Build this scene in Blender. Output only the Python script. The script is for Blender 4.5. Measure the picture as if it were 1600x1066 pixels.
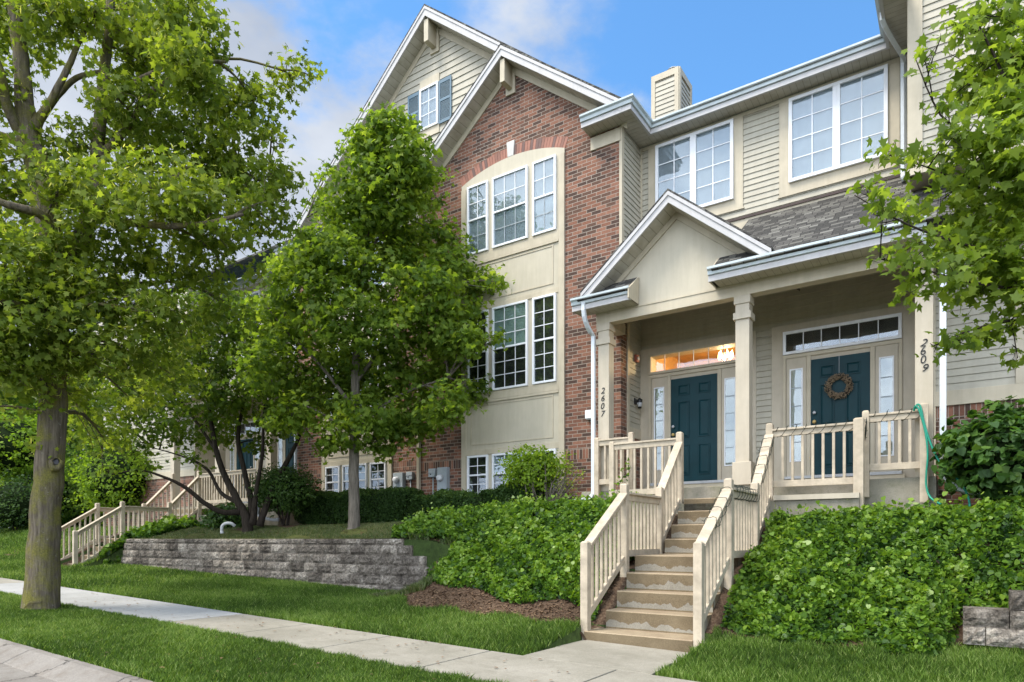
import bpy, math, random
import numpy as np
from mathutils import Vector, Matrix, Euler
R = math.radians
random.seed(7); RNG = np.random.default_rng(7)
for o in list(bpy.data.objects): bpy.data.objects.remove(o)
S = bpy.context.scene; COL = S.collection
# ------------------------------------------------------------------ camera (eye height is z = 0)
F_PX, CX, HZ, YAW = 1032.0, 800.0, 842.0, R(34.3)
cam = bpy.data.cameras.new('camera'); cam.sensor_width = 36; cam.lens = F_PX / 1600 * 36
cam.shift_y = (HZ - 533) / 1600; cam.clip_end = 2000; cam.clip_start = .05
co = bpy.data.objects.new('camera', cam); COL.objects.link(co); co.rotation_euler = (R(90), 0, YAW); S.camera = co
# ------------------------------------------------------------------ sky, sun, exposure
SUN_EL, SUN_AZ = R(60), R(-125)           # azimuth of the direction towards the sun, from +X
sd = Vector((math.cos(SUN_AZ) * math.cos(SUN_EL), math.sin(SUN_AZ) * math.cos(SUN_EL), math.sin(SUN_EL)))
sl = bpy.data.lights.new('sun', 'SUN'); sl.energy = 1.65; sl.angle = R(20); sl.color = (1, .93, .82)
so = bpy.data.objects.new('sun', sl); COL.objects.link(so); so.rotation_euler = sd.to_track_quat('Z', 'Y').to_euler()
W = bpy.data.worlds.new('World'); S.world = W; W.use_nodes = True
def mk_world():
    nt = W.node_tree; nt.nodes.clear(); N = nt.nodes.new; L = nt.links.new
    out = N('ShaderNodeOutputWorld'); bg = N('ShaderNodeBackground'); bg.inputs[1].default_value = .13
    L(bg.outputs[0], out.inputs[0])
    sky = N('ShaderNodeTexSky'); sky.sky_type = 'NISHITA'; sky.sun_disc = False
    sky.sun_elevation = SUN_EL; sky.sun_rotation = math.atan2(sd.x, sd.y); sky.ozone_density = 3.0; sky.dust_density = .4; sky.air_density = 1.1
    tc = N('ShaderNodeTexCoord'); sp = N('ShaderNodeSeparateXYZ'); L(tc.outputs['Generated'], sp.inputs[0])
    # flat cloud layer: direction divided by its height
    mz = N('ShaderNodeMath'); mz.operation = 'MAXIMUM'; L(sp.outputs[2], mz.inputs[0]); mz.inputs[1].default_value = .0
    ad = N('ShaderNodeMath'); ad.operation = 'ADD'; L(mz.outputs[0], ad.inputs[0]); ad.inputs[1].default_value = .22
    dv = N('ShaderNodeVectorMath'); dv.operation = 'DIVIDE'; L(tc.outputs['Generated'], dv.inputs[0])
    cb = N('ShaderNodeCombineXYZ'); [L(ad.outputs[0], cb.inputs[i]) for i in range(3)]; L(cb.outputs[0], dv.inputs[1])
    n1 = N('ShaderNodeTexNoise'); n1.inputs['Scale'].default_value = 2.1; n1.inputs['Detail'].default_value = 9; n1.inputs['Roughness'].default_value = .55
    n1.inputs['Distortion'].default_value = .15
    mp = N('ShaderNodeMapping'); mp.inputs['Location'].default_value = (3.4, .35, 1.7); L(dv.outputs[0], mp.inputs[0]); L(mp.outputs[0], n1.inputs['Vector'])
    # more cloud towards the west (left) plus unseen fill cloud behind the street, clear to the north-east
    def dot(v):
        q = N('ShaderNodeVectorMath'); q.operation = 'DOT_PRODUCT'; L(tc.outputs['Generated'], q.inputs[0]); q.inputs[1].default_value = Vector(v); return q.outputs['Value']
    def mth(op, a, b, c=None):
        q = N('ShaderNodeMath'); q.operation = op
        for k, v in enumerate((a, b, c)):
            if v is None: continue
            if isinstance(v, (int, float)): q.inputs[k].default_value = v
            else: L(v, q.inputs[k])
        return q.outputs[0]
    back = dot((.2, -.97, .1)); side = mth('MULTIPLY_ADD', dot((-.9, -.1, -.2)), .80, -.13)
    cover = mth('MAXIMUM', side, mth('MULTIPLY', back, .45))
    ma = mth('ADD', cover, mth('MULTIPLY_ADD', n1.outputs[0], 1.7, -.35))
    rp = N('ShaderNodeValToRGB'); L(ma, rp.inputs[0]); rp.color_ramp.elements[0].position = .44; rp.color_ramp.elements[1].position = .68
    rp.color_ramp.interpolation = 'EASE'
    n2 = N('ShaderNodeTexNoise'); n2.inputs['Scale'].default_value = 3.1; n2.inputs['Detail'].default_value = 5; L(dv.outputs[0], n2.inputs['Vector'])
    cr = N('ShaderNodeValToRGB'); L(n2.outputs[0], cr.inputs[0])
    cr.color_ramp.elements[0].position = .32; cr.color_ramp.elements[0].color = (1.15, 1.35, 1.72, 1)
    cr.color_ramp.elements[1].position = .68; cr.color_ramp.elements[1].color = (2.15, 2.3, 2.55, 1)
    sc = N('ShaderNodeVectorMath'); sc.operation = 'MULTIPLY'; L(sky.outputs[0], sc.inputs[0]); sc.inputs[1].default_value = (.45, .69, .80)
    mx = N('ShaderNodeMix'); mx.data_type = 'RGBA'; L(rp.outputs[0], mx.inputs[0]); L(sc.outputs[0], mx.inputs[6])
    # unseen cloud behind the camera is brightened to add fill light
    back_fill = mth('MULTIPLY_ADD', mth('MAXIMUM', back, 0.0), 4.2, 1.0); cm = N('ShaderNodeVectorMath'); cm.operation = 'SCALE'; L(cr.outputs[0], cm.inputs[0]); L(back_fill, cm.inputs['Scale']); L(cm.outputs[0], mx.inputs[7])
    L(mx.outputs[2], bg.inputs[0])
mk_world()
S.view_settings.view_transform = 'Standard'; S.view_settings.look = 'None'; S.view_settings.exposure = 1.5; S.view_settings.gamma = 1
S.render.engine = 'CYCLES'
# ------------------------------------------------------------------ measuring helpers: photograph pixel -> point on a real plane
SN, CS = math.sin(YAW), math.cos(YAW)
def U(u, Y):
    r = (u - CX) / F_PX; return Y * (-SN + CS * r) / (CS + SN * r)
def V(u, v, Y):
    r = (u - CX) / F_PX; return (HZ - v) / F_PX * Y / (CS + SN * r)
def D(u, v, d):
    r = (u - CX) / F_PX; return Vector((d * (-SN + CS * r), d * (CS + SN * r), (HZ - v) / F_PX * d))
# ------------------------------------------------------------------ materials
MAT = {}
def new_mat(name, rough=.7, spec=.3):
    m = bpy.data.materials.new(name); m.use_nodes = True; nt = m.node_tree
    b = nt.nodes['Principled BSDF']; b.inputs['Roughness'].default_value = rough; b.inputs['Specular IOR Level'].default_value = spec
    MAT[name] = m; return m, nt, b, nt.nodes.new, nt.links.new
def ramp(N, stops, interp='LINEAR'):
    r = N('ShaderNodeValToRGB'); cr = r.color_ramp; cr.interpolation = interp
    while len(cr.elements) < len(stops): cr.elements.new(.5)
    for e, (p, c) in zip(cr.elements, stops): e.position = p; e.color = (*c, 1)
    return r
def noise(N, L, scale, detail=4, rough=.55, vec=None):
    n = N('ShaderNodeTexNoise'); n.inputs['Scale'].default_value = scale; n.inputs['Detail'].default_value = detail; n.inputs['Roughness'].default_value = rough
    if vec is not None: L(vec, n.inputs['Vector'])
    return n
def geo_pos(N): return N('ShaderNodeNewGeometry').outputs['Position']
def bump(N, L, b, h, strength=.3, dist=.01):
    bp = N('ShaderNodeBump'); bp.inputs['Strength'].default_value = strength; bp.inputs['Distance'].default_value = dist
    L(h, bp.inputs['Height']); L(bp.outputs[0], b.inputs['Normal']); return bp
def mixc(N, L, f, a, b, mode='MIX'):
    m = N('ShaderNodeMix'); m.data_type = 'RGBA'; m.blend_type = mode
    for s, i in ((f, 0), (a, 6), (b, 7)):
        if isinstance(s, (int, float)): m.inputs[i].default_value = s
        elif isinstance(s, tuple): m.inputs[i].default_value = (*s, 1)
        else: L(s, m.inputs[i])
    return m.outputs[2]
def painted(name, c, var=.12, rough=.55, sc=3.0, grain=0.0, spec=.3):
    m, nt, b, N, L = new_mat(name, rough, spec); pos = geo_pos(N)
    n = noise(N, L, sc, 6, .6, pos); lo = tuple(x * (1 - var) for x in c); hi = tuple(min(1, x * (1 + var * .6)) for x in c)
    r = ramp(N, [(.3, lo), (.7, hi)]); L(n.outputs[0], r.inputs[0])
    mp = N('ShaderNodeMapping'); mp.inputs['Scale'].default_value = (9, 9, 1.1); L(pos, mp.inputs[0])
    st = noise(N, L, 1.3, 5, .65, mp.outputs[0]); sr = ramp(N, [(.35, (.86, .85, .82)), (.62, (1, 1, 1))]); L(st.outputs[0], sr.inputs[0])
    L(mixc(N, L, .55, r.outputs[0], sr.outputs[0], 'MULTIPLY'), b.inputs['Base Color'])
    n2 = noise(N, L, 55, 3, .6, pos); bump(N, L, b, n2.outputs[0], .12 + grain, .004)
    return m
painted('trim', (.505, .443, .328)); painted('panel', (.50, .45, .343), .06)
painted('siding', (.42, .39, .31), .10); painted('railing', (.50, .42, .31), .26, sc=7, grain=.15)
painted('column_paint', (.49, .43, .33), .10)
painted('white_frame', (.80, .81, .83), .05); painted('fascia', (.50, .485, .475), .10); painted('gutter', (.50, .56, .57), .14, rough=.35)
painted('downspout', (.66, .70, .73), .08, rough=.35); painted('grey_metal', (.36, .40, .42), .2, rough=.45)
painted('dark_metal', (.02, .02, .02), .1, rough=.4); painted('teal_door', (.004, .036, .044), .2, rough=.5, spec=.2)
painted('shutter_blue', (.13, .20, .25), .08); painted('red_plastic', (.28, .09, .06), .1); painted('keystone', (.55, .53, .49), .1)
painted('hose_green', (.02, .26, .17), .1, rough=.4); painted('wire_green', (.012, .022, .016), .1)
painted('drape', (.60, .60, .58), .1); painted('gold', (.5, .35, .12), .1, rough=.3); painted('roof_edge', (.045, .042, .045), .3)
painted('interior_wood', (.42, .24, .09), .2); painted('dark_interior', (.03, .027, .024), .3); painted('blind', (.36, .37, .41), .08)
painted('screen', (.34, .37, .41), .2, sc=2); painted('tin', (.45, .46, .47), .15, rough=.4); painted('berry', (.27, .20, .125), .5, sc=60)
painted('black_bin', (.012, .014, .02), .2); painted('green_shade', (.30, .38, .33), .1); painted('gate_dark', (.10, .10, .09), .2)

def brick_coords(N, L, swap=False):
    pos = geo_pos(N); s = N('ShaderNodeSeparateXYZ'); L(pos, s.inputs[0])
    a = N('ShaderNodeMath'); a.operation = 'ADD'; L(s.outputs[0], a.inputs[0]); L(s.outputs[1], a.inputs[1])
    c = N('ShaderNodeCombineXYZ'); L(a.outputs[0], c.inputs[1 if swap else 0]); L(s.outputs[2], c.inputs[0 if swap else 1])
    return c.outputs[0], pos
def brick_mat(name, w, h, mort, swap=False, stops=None, off=.5):
    m, nt, b, N, L = new_mat(name, .85, .2); vec, pos = brick_coords(N, L, swap)
    t = N('ShaderNodeTexBrick'); L(vec, t.inputs['Vector']); t.offset = off
    for k, v in (('Scale', 1), ('Mortar Size', mort), ('Mortar Smooth', .25), ('Bias', 0), ('Brick Width', w), ('Row Height', h)): t.inputs[k].default_value = v
    t.inputs['Color1'].default_value = (0, 0, 0, 1); t.inputs['Color2'].default_value = (1, 1, 1, 1); t.inputs['Mortar'].default_value = (.5, .5, .5, 1)
    stops = stops or [(0, (.080, .050, .039)), (.20, (.120, .068, .049)), (.40, (.180, .086, .058)), (.58, (.225, .105, .068)), (.80, (.265, .130, .086))]
    r = ramp(N, stops, 'CONSTANT'); L(t.outputs['Color'], r.inputs[0])
    n = noise(N, L, 30, 4, .6, pos); nr = ramp(N, [(.25, (.72, .72, .72)), (.75, (1.15, 1.12, 1.1))]); L(n.outputs[0], nr.inputs[0])
    bc = mixc(N, L, 1.0, r.outputs[0], nr.outputs[0], 'MULTIPLY')
    mn = noise(N, L, 2, 4, .6, pos); mr = ramp(N, [(.3, (.26, .215, .17)), (.7, (.35, .30, .245))]); L(mn.outputs[0], mr.inputs[0])
    L(mixc(N, L, t.outputs['Fac'], bc, mr.outputs[0]), b.inputs['Base Color'])
    inv = N('ShaderNodeMath'); inv.operation = 'MULTIPLY_ADD'; L(t.outputs['Fac'], inv.inputs[0]); inv.inputs[1].default_value = -1; L(n.outputs[0], inv.inputs[2])
    bump(N, L, b, inv.outputs[0], .5, .006); return m
brick_mat('brick', .213, .073, .0065); brick_mat('brick_soldier', .2, .068, .006, swap=True, off=0)
def block_mat():
    m, nt, b, N, L = new_mat('block', .95, .1); pos = geo_pos(N)
    o = N('ShaderNodeObjectInfo'); n = noise(N, L, 3.2, 8, .7, pos); n2 = noise(N, L, 28, 6, .7, pos)
    r = ramp(N, [(.30, (.05, .045, .04)), (.44, (.16, .145, .125)), (.58, (.27, .25, .22)), (.74, (.40, .38, .34))]); L(n.outputs[0], r.inputs[0])
    r2 = ramp(N, [(.34, (.35, .34, .33)), (.66, (1.5, 1.48, 1.45))]); L(n2.outputs[0], r2.inputs[0])
    at = N('ShaderNodeAttribute'); at.attribute_name = 'tint'; r3 = ramp(N, [(0, (.55, .52, .5)), (1, (1.3, 1.25, 1.2))]); L(at.outputs['Fac'], r3.inputs[0])
    c = mixc(N, L, 1.0, r.outputs[0], r2.outputs[0], 'MULTIPLY'); L(mixc(N, L, 1.0, c, r3.outputs[0], 'MULTIPLY'), b.inputs['Base Color'])
    bump(N, L, b, n2.outputs[0], 1.0, .03)
block_mat()
def shingle_mat():
    m, nt, b, N, L = new_mat('shingle', .95, .1); pos = geo_pos(N); s = N('ShaderNodeSeparateXYZ'); L(pos, s.inputs[0])
    a = N('ShaderNodeMath'); a.operation = 'MULTIPLY'; L(s.outputs[2], a.inputs[0]); a.inputs[1].default_value = 1.66
    c = N('ShaderNodeCombineXYZ'); L(s.outputs[0], c.inputs[0]); L(a.outputs[0], c.inputs[1])
    t = N('ShaderNodeTexBrick'); L(c.outputs[0], t.inputs['Vector']); t.offset = .43; t.offset_frequency = 2; t.squash = .7; t.squash_frequency = 3
    for k, v in (('Scale', 1), ('Mortar Size', .008), ('Mortar Smooth', .6), ('Brick Width', .20), ('Row Height', .105)): t.inputs[k].default_value = v
    t.inputs['Color1'].default_value = (0, 0, 0, 1); t.inputs['Color2'].default_value = (1, 1, 1, 1)
    r = ramp(N, [(0, (.062, .060, .055)), (.35, (.098, .094, .085)), (.6, (.135, .130, .115)), (.85, (.18, .175, .155))], 'CONSTANT'); L(t.outputs['Color'], r.inputs[0])
    n = noise(N, L, 60, 5, .7, pos); nr = ramp(N, [(.25, (.6, .6, .6)), (.75, (1.25, 1.25, 1.25))]); L(n.outputs[0], nr.inputs[0])
    c1 = mixc(N, L, t.outputs['Fac'], r.outputs[0], (.035, .032, .032)); L(mixc(N, L, 1.0, c1, nr.outputs[0], 'MULTIPLY'), b.inputs['Base Color'])
    inv = N('ShaderNodeMath'); inv.operation = 'MULTIPLY'; L(t.outputs['Fac'], inv.inputs[0]); inv.inputs[1].default_value = -1
    bump(N, L, b, inv.outputs[0], .6, .01)
shingle_mat()
def soffit_mat(name, axis, c=(.47, .44, .37)):
    m, nt, b, N, L = new_mat(name, .6, .2); pos = geo_pos(N); s = N('ShaderNodeSeparateXYZ'); L(pos, s.inputs[0])
    q = N('ShaderNodeMath'); q.operation = 'PINGPONG'; L(s.outputs[axis], q.inputs[0]); q.inputs[1].default_value = .055
    r = ramp(N, [(0, tuple(x * .45 for x in c)), (.10, c)]); g = N('ShaderNodeMath'); g.operation = 'MULTIPLY'; L(q.outputs[0], g.inputs[0]); g.inputs[1].default_value = 1 / .055
    L(g.outputs[0], r.inputs[0]); n = noise(N, L, 4, 5, .6, pos); nr = ramp(N, [(.3, (.8, .78, .74)), (.65, (1.05, 1.05, 1.05))]); L(n.outputs[0], nr.inputs[0])
    L(mixc(N, L, 1.0, r.outputs[0], nr.outputs[0], 'MULTIPLY'), b.inputs['Base Color']); bump(N, L, b, g.outputs[0], .4, .01)
soffit_mat('soffit_x', 0); soffit_mat('soffit_y', 1); soffit_mat('soffit_rake', 2)
def concrete_mat(name, lo, hi, stain=None, cracks=False, joints=0):
    m, nt, b, N, L = new_mat(name, .9, .2); pos = geo_pos(N)
    n = noise(N, L, 1.1, 8, .65, pos); r = ramp(N, [(.32, lo), (.68, hi)]); L(n.outputs[0], r.inputs[0])
    n2 = noise(N, L, 70, 4, .7, pos); r2 = ramp(N, [(.3, (.78, .78, .78)), (.7, (1.12, 1.12, 1.12))]); L(n2.outputs[0], r2.inputs[0])
    c = mixc(N, L, 1.0, r.outputs[0], r2.outputs[0], 'MULTIPLY')
    n3 = noise(N, L, 5.5, 7, .7, pos)
    if stain: 
        sr = ramp(N, [(.50, (0, 0, 0)), (.72, (.6, .6, .6))]); L(n3.outputs[0], sr.inputs[0])
        c = mixc(N, L, sr.outputs[0], c, stain)
    if cracks:
        v = N('ShaderNodeTexVoronoi'); v.feature = 'DISTANCE_TO_EDGE'; v.inputs['Scale'].default_value = .55; v.inputs['Randomness'].default_value = 1
        wv = N('ShaderNodeVectorMath'); wv.operation = 'MULTIPLY_ADD'; L(n3.outputs['Color'], wv.inputs[0]); wv.inputs[1].default_value = (.5, .5, .5); L(pos, wv.inputs[2]); L(wv.outputs[0], v.inputs['Vector'])
        vr = ramp(N, [(0, (1, 1, 1)), (.012, (0, 0, 0))]); L(v.outputs['Distance'], vr.inputs[0]); c = mixc(N, L, vr.outputs[0], c, (.03, .028, .025))
    L(c, b.inputs['Base Color']); bump(N, L, b, n2.outputs[0], .35, .006); return m
concrete_mat('sidewalk_new', (.34, .335, .315), (.45, .44, .42), (.31, .30, .27)); concrete_mat('sidewalk_old', (.25, .23, .18), (.36, .33, .27), (.20, .18, .14))
concrete_mat('gutter_pan', (.19, .17, .145), (.30, .275, .24), (.15, .12, .09), True); concrete_mat('asphalt', (.07, .068, .065), (.12, .115, .11), None, True)
concrete_mat('porch_concrete', (.20, .185, .13), (.36, .33, .27), (.13, .135, .07)); concrete_mat('edge_concrete', (.30, .28, .23), (.42, .40, .35))
def step_mat():
    m, nt, b, N, L = new_mat('step_concrete', .8, .3); pos = geo_pos(N); s = N('ShaderNodeSeparateXYZ'); L(pos, s.inputs[0])
    at = N('ShaderNodeAttribute'); at.attribute_name = 'tint'
    mp = N('ShaderNodeMapping'); mp.inputs['Scale'].default_value = (4.2, 5.3, 1.1); L(pos, mp.inputs[0]); n = noise(N, L, 1, 5, .6, mp.outputs[0])
    # tint runs 1 at a riser's top to 0 at its foot; treads are above 1
    ma = N('ShaderNodeMath'); ma.operation = 'MULTIPLY_ADD'; L(n.outputs[0], ma.inputs[0]); ma.inputs[1].default_value = 1.7; ma.inputs[2].default_value = -.42
    gt = N('ShaderNodeMath'); gt.operation = 'GREATER_THAN'; L(at.outputs['Fac'], gt.inputs[0]); L(ma.outputs[0], gt.inputs[1])
    lt = N('ShaderNodeMath'); lt.operation = 'LESS_THAN'; L(at.outputs['Fac'], lt.inputs[0]); lt.inputs[1].default_value = .10
    mx = N('ShaderNodeMath'); mx.operation = 'MAXIMUM'; L(gt.outputs[0], mx.inputs[0]); L(lt.outputs[0], mx.inputs[1])
    n2 = noise(N, L, 60, 5, .7, pos); n3 = noise(N, L, 3, 5, .6, pos)
    dry = ramp(N, [(.3, (.21, .19, .145)), (.7, (.33, .30, .24))]); L(n3.outputs[0], dry.inputs[0])
    wet = ramp(N, [(.3, (.13, .095, .052)), (.7, (.215, .165, .098))]); L(n3.outputs[0], wet.inputs[0])
    trd = ramp(N, [(.3, (.27, .20, .125)), (.7, (.38, .30, .195))]); L(n3.outputs[0], trd.inputs[0])
    isT = N('ShaderNodeMath'); isT.operation = 'GREATER_THAN'; L(at.outputs['Fac'], isT.inputs[0]); isT.inputs[1].default_value = 1.2
    c = mixc(N, L, mx.outputs[0], dry.outputs[0], wet.outputs[0]); c = mixc(N, L, isT.outputs[0], c, trd.outputs[0])
    r2 = ramp(N, [(.3, (.7, .7, .7)), (.7, (1.15, 1.15, 1.15))]); L(n2.outputs[0], r2.inputs[0])
    L(mixc(N, L, 1.0, c, r2.outputs[0], 'MULTIPLY'), b.inputs['Base Color']); bump(N, L, b, n2.outputs[0], .5, .006)
step_mat()
def soil_mat(name, cols, sc=22):
    m, nt, b, N, L = new_mat(name, .95, .1); pos = geo_pos(N); n = noise(N, L, sc, 7, .75, pos)
    k = len(cols); r = ramp(N, [(.3 + .4 * i / (k - 1), c) for i, c in enumerate(cols)]); L(n.outputs[0], r.inputs[0])
    n2 = noise(N, L, 1.2, 4, .6, pos); r2 = ramp(N, [(.3, (.7, .7, .7)), (.7, (1.2, 1.2, 1.2))]); L(n2.outputs[0], r2.inputs[0])
    L(mixc(N, L, 1.0, r.outputs[0], r2.outputs[0], 'MULTIPLY'), b.inputs['Base Color']); bump(N, L, b, n.outputs[0], .8, .03)
soil_mat('soil', [(.020, .030, .010), (.035, .055, .015), (.05, .08, .02)], 14); soil_mat('mulch', [(.028, .018, .012), (.070, .043, .028), (.125, .085, .055), (.22, .155, .10)], 32)
soil_mat('chip', [(.10, .055, .03), (.24, .15, .09), (.40, .29, .17)], 6)
soil_mat('terrace_soil', [(.05, .035, .02), (.07, .075, .025), (.10, .12, .035), (.20, .17, .08)], 17)
def leaf_mat(name, stops, trans=.45, rough=.45, spec=.35):
    m, nt, b, N, L = new_mat(name, rough, spec); at = N('ShaderNodeAttribute'); at.attribute_name = 'tint'
    r = ramp(N, stops); L(at.outputs['Fac'], r.inputs[0]); L(r.outputs[0], b.inputs['Base Color'])
    tr = N('ShaderNodeBsdfTranslucent'); g = mixc(N, L, 1.0, r.outputs[0], (1.5, 1.45, .55), 'MULTIPLY'); L(g, tr.inputs[0])
    ms = N('ShaderNodeMixShader'); ms.inputs[0].default_value = trans; L(b.outputs[0], ms.inputs[1]); L(tr.outputs[0], ms.inputs[2])
    L(ms.outputs[0], nt.nodes['Material Output'].inputs[0]); return m
leaf_mat('leaf_linden', [(0, (.07, .115, .016)), (.45, (.17, .235, .035)), (.8, (.29, .35, .06)), (1, (.46, .48, .16))], .62, .6, .2)
leaf_mat('seed_wing', [(0, (.24, .28, .07)), (.5, (.40, .43, .14)), (1, (.55, .54, .26))], .6, .6, .2)
leaf_mat('leaf_maple', [(0, (.055, .11, .018)), (.4, (.15, .235, .035)), (.75, (.26, .35, .055)), (1, (.40, .46, .10))], .6, .6, .2)
leaf_mat('leaf_crab', [(0, (.04, .085, .016)), (.5, (.12, .19, .03)), (1, (.24, .32, .055))], .62, .6, .2)
leaf_mat('leaf_near', [(0, (.08, .135, .018)), (.5, (.20, .285, .045)), (.85, (.33, .42, .075)), (1, (.45, .42, .09))], .62, .5, .3)
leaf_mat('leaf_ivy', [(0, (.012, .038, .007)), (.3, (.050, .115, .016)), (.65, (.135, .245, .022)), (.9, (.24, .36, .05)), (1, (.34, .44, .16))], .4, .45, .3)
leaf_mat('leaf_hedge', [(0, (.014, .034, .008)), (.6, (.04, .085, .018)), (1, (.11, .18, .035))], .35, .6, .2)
leaf_mat('leaf_round', [(0, (.025, .06, .012)), (.6, (.06, .125, .02)), (1, (.13, .21, .035))], .35, .5)
leaf_mat('leaf_broad', [(0, (.025, .07, .015)), (.6, (.065, .145, .025)), (1, (.14, .23, .04))], .35, .5)
leaf_mat('leaf_bright', [(0, (.08, .15, .015)), (.6, (.19, .30, .03)), (1, (.32, .44, .05))], .55, .6, .2)
leaf_mat('grass', [(0, (.028, .062, .008)), (.4, (.080, .150, .018)), (.75, (.16, .265, .042)), (1, (.34, .42, .14))], .45, .6, .2)
leaf_mat('dry_grass', [(0, (.04, .06, .015)), (.6, (.09, .13, .03)), (1, (.22, .20, .10))], .3)
def bark_mat(name, lo, hi, moss=None):
    m, nt, b, N, L = new_mat(name, .95, .1); pos = geo_pos(N); mp = N('ShaderNodeMapping'); mp.inputs['Scale'].default_value = (24, 24, 2.2); L(pos, mp.inputs[0])
    n = noise(N, L, 1, 7, .7, mp.outputs[0]); r = ramp(N, [(.32, lo), (.66, hi)]); L(n.outputs[0], r.inputs[0]); c = r.outputs[0]
    if moss:
        n2 = noise(N, L, 2.6, 7, .7, pos); r2 = ramp(N, [(.44, (0, 0, 0)), (.62, (1, 1, 1))]); L(n2.outputs[0], r2.inputs[0])
        mr = ramp(N, [(.35, moss), (.75, tuple(x * 1.9 for x in moss))]); n4 = noise(N, L, 45, 4, .6, pos); L(n4.outputs[0], mr.inputs[0]); c = mixc(N, L, r2.outputs[0], c, mr.outputs[0])
        n3 = noise(N, L, 14, 5, .7, pos); r3 = ramp(N, [(.64, (0, 0, 0)), (.70, (1, 1, 1))]); L(n3.outputs[0], r3.inputs[0]); c = mixc(N, L, r3.outputs[0], c, (.32, .31, .27))
    L(c, b.inputs['Base Color']); bump(N, L, b, n.outputs[0], .9, .03)
bark_mat('bark_linden', (.045, .036, .025), (.20, .165, .12), (.115, .105, .028)); bark_mat('bark_grey', (.08, .070, .055), (.22, .19, .155)); bark_mat('bark_dark', (.018, .014, .011), (.06, .048, .038))
def glass_mat(name, f, tint=(.9, .95, 1), rough=.015, wob=.02):
    m, nt, b, N, L = new_mat(name); nt.nodes.remove(b); out = nt.nodes['Material Output']; pos = geo_pos(N)
    g = N('ShaderNodeBsdfGlossy'); g.inputs['Roughness'].default_value = rough; g.inputs[0].default_value = (*tint, 1)
    n = noise(N, L, 1.6, 2, .5, pos); bp = N('ShaderNodeBump'); bp.inputs['Strength'].default_value = .25; bp.inputs['Distance'].default_value = wob; L(n.outputs[0], bp.inputs['Height']); L(bp.outputs[0], g.inputs['Normal'])
    t = N('ShaderNodeBsdfTransparent'); t.inputs[0].default_value = (.86, .9, .9, 1); fr = N('ShaderNodeLayerWeight'); fr.inputs[0].default_value = .5
    pw = N('ShaderNodeMath'); pw.operation = 'POWER'; L(fr.outputs['Facing'], pw.inputs[0]); pw.inputs[1].default_value = 4
    mr = N('ShaderNodeMapRange'); L(pw.outputs[0], mr.inputs[0]); mr.inputs[3].default_value = f; mr.inputs[4].default_value = 1
    ms = N('ShaderNodeMixShader'); L(mr.outputs[0], ms.inputs[0]); L(t.outputs[0], ms.inputs[1]); L(g.outputs[0], ms.inputs[2]); L(ms.outputs[0], out.inputs[0])
glass_mat('glass', .08); glass_mat('glass_dark', .09)
def lamp_mat():
    m, nt, b, N, L = new_mat('lamp_glow'); b.inputs['Emission Color'].default_value = (1, .62, .25, 1); b.inputs['Emission Strength'].default_value = 9
lamp_mat()
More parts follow.
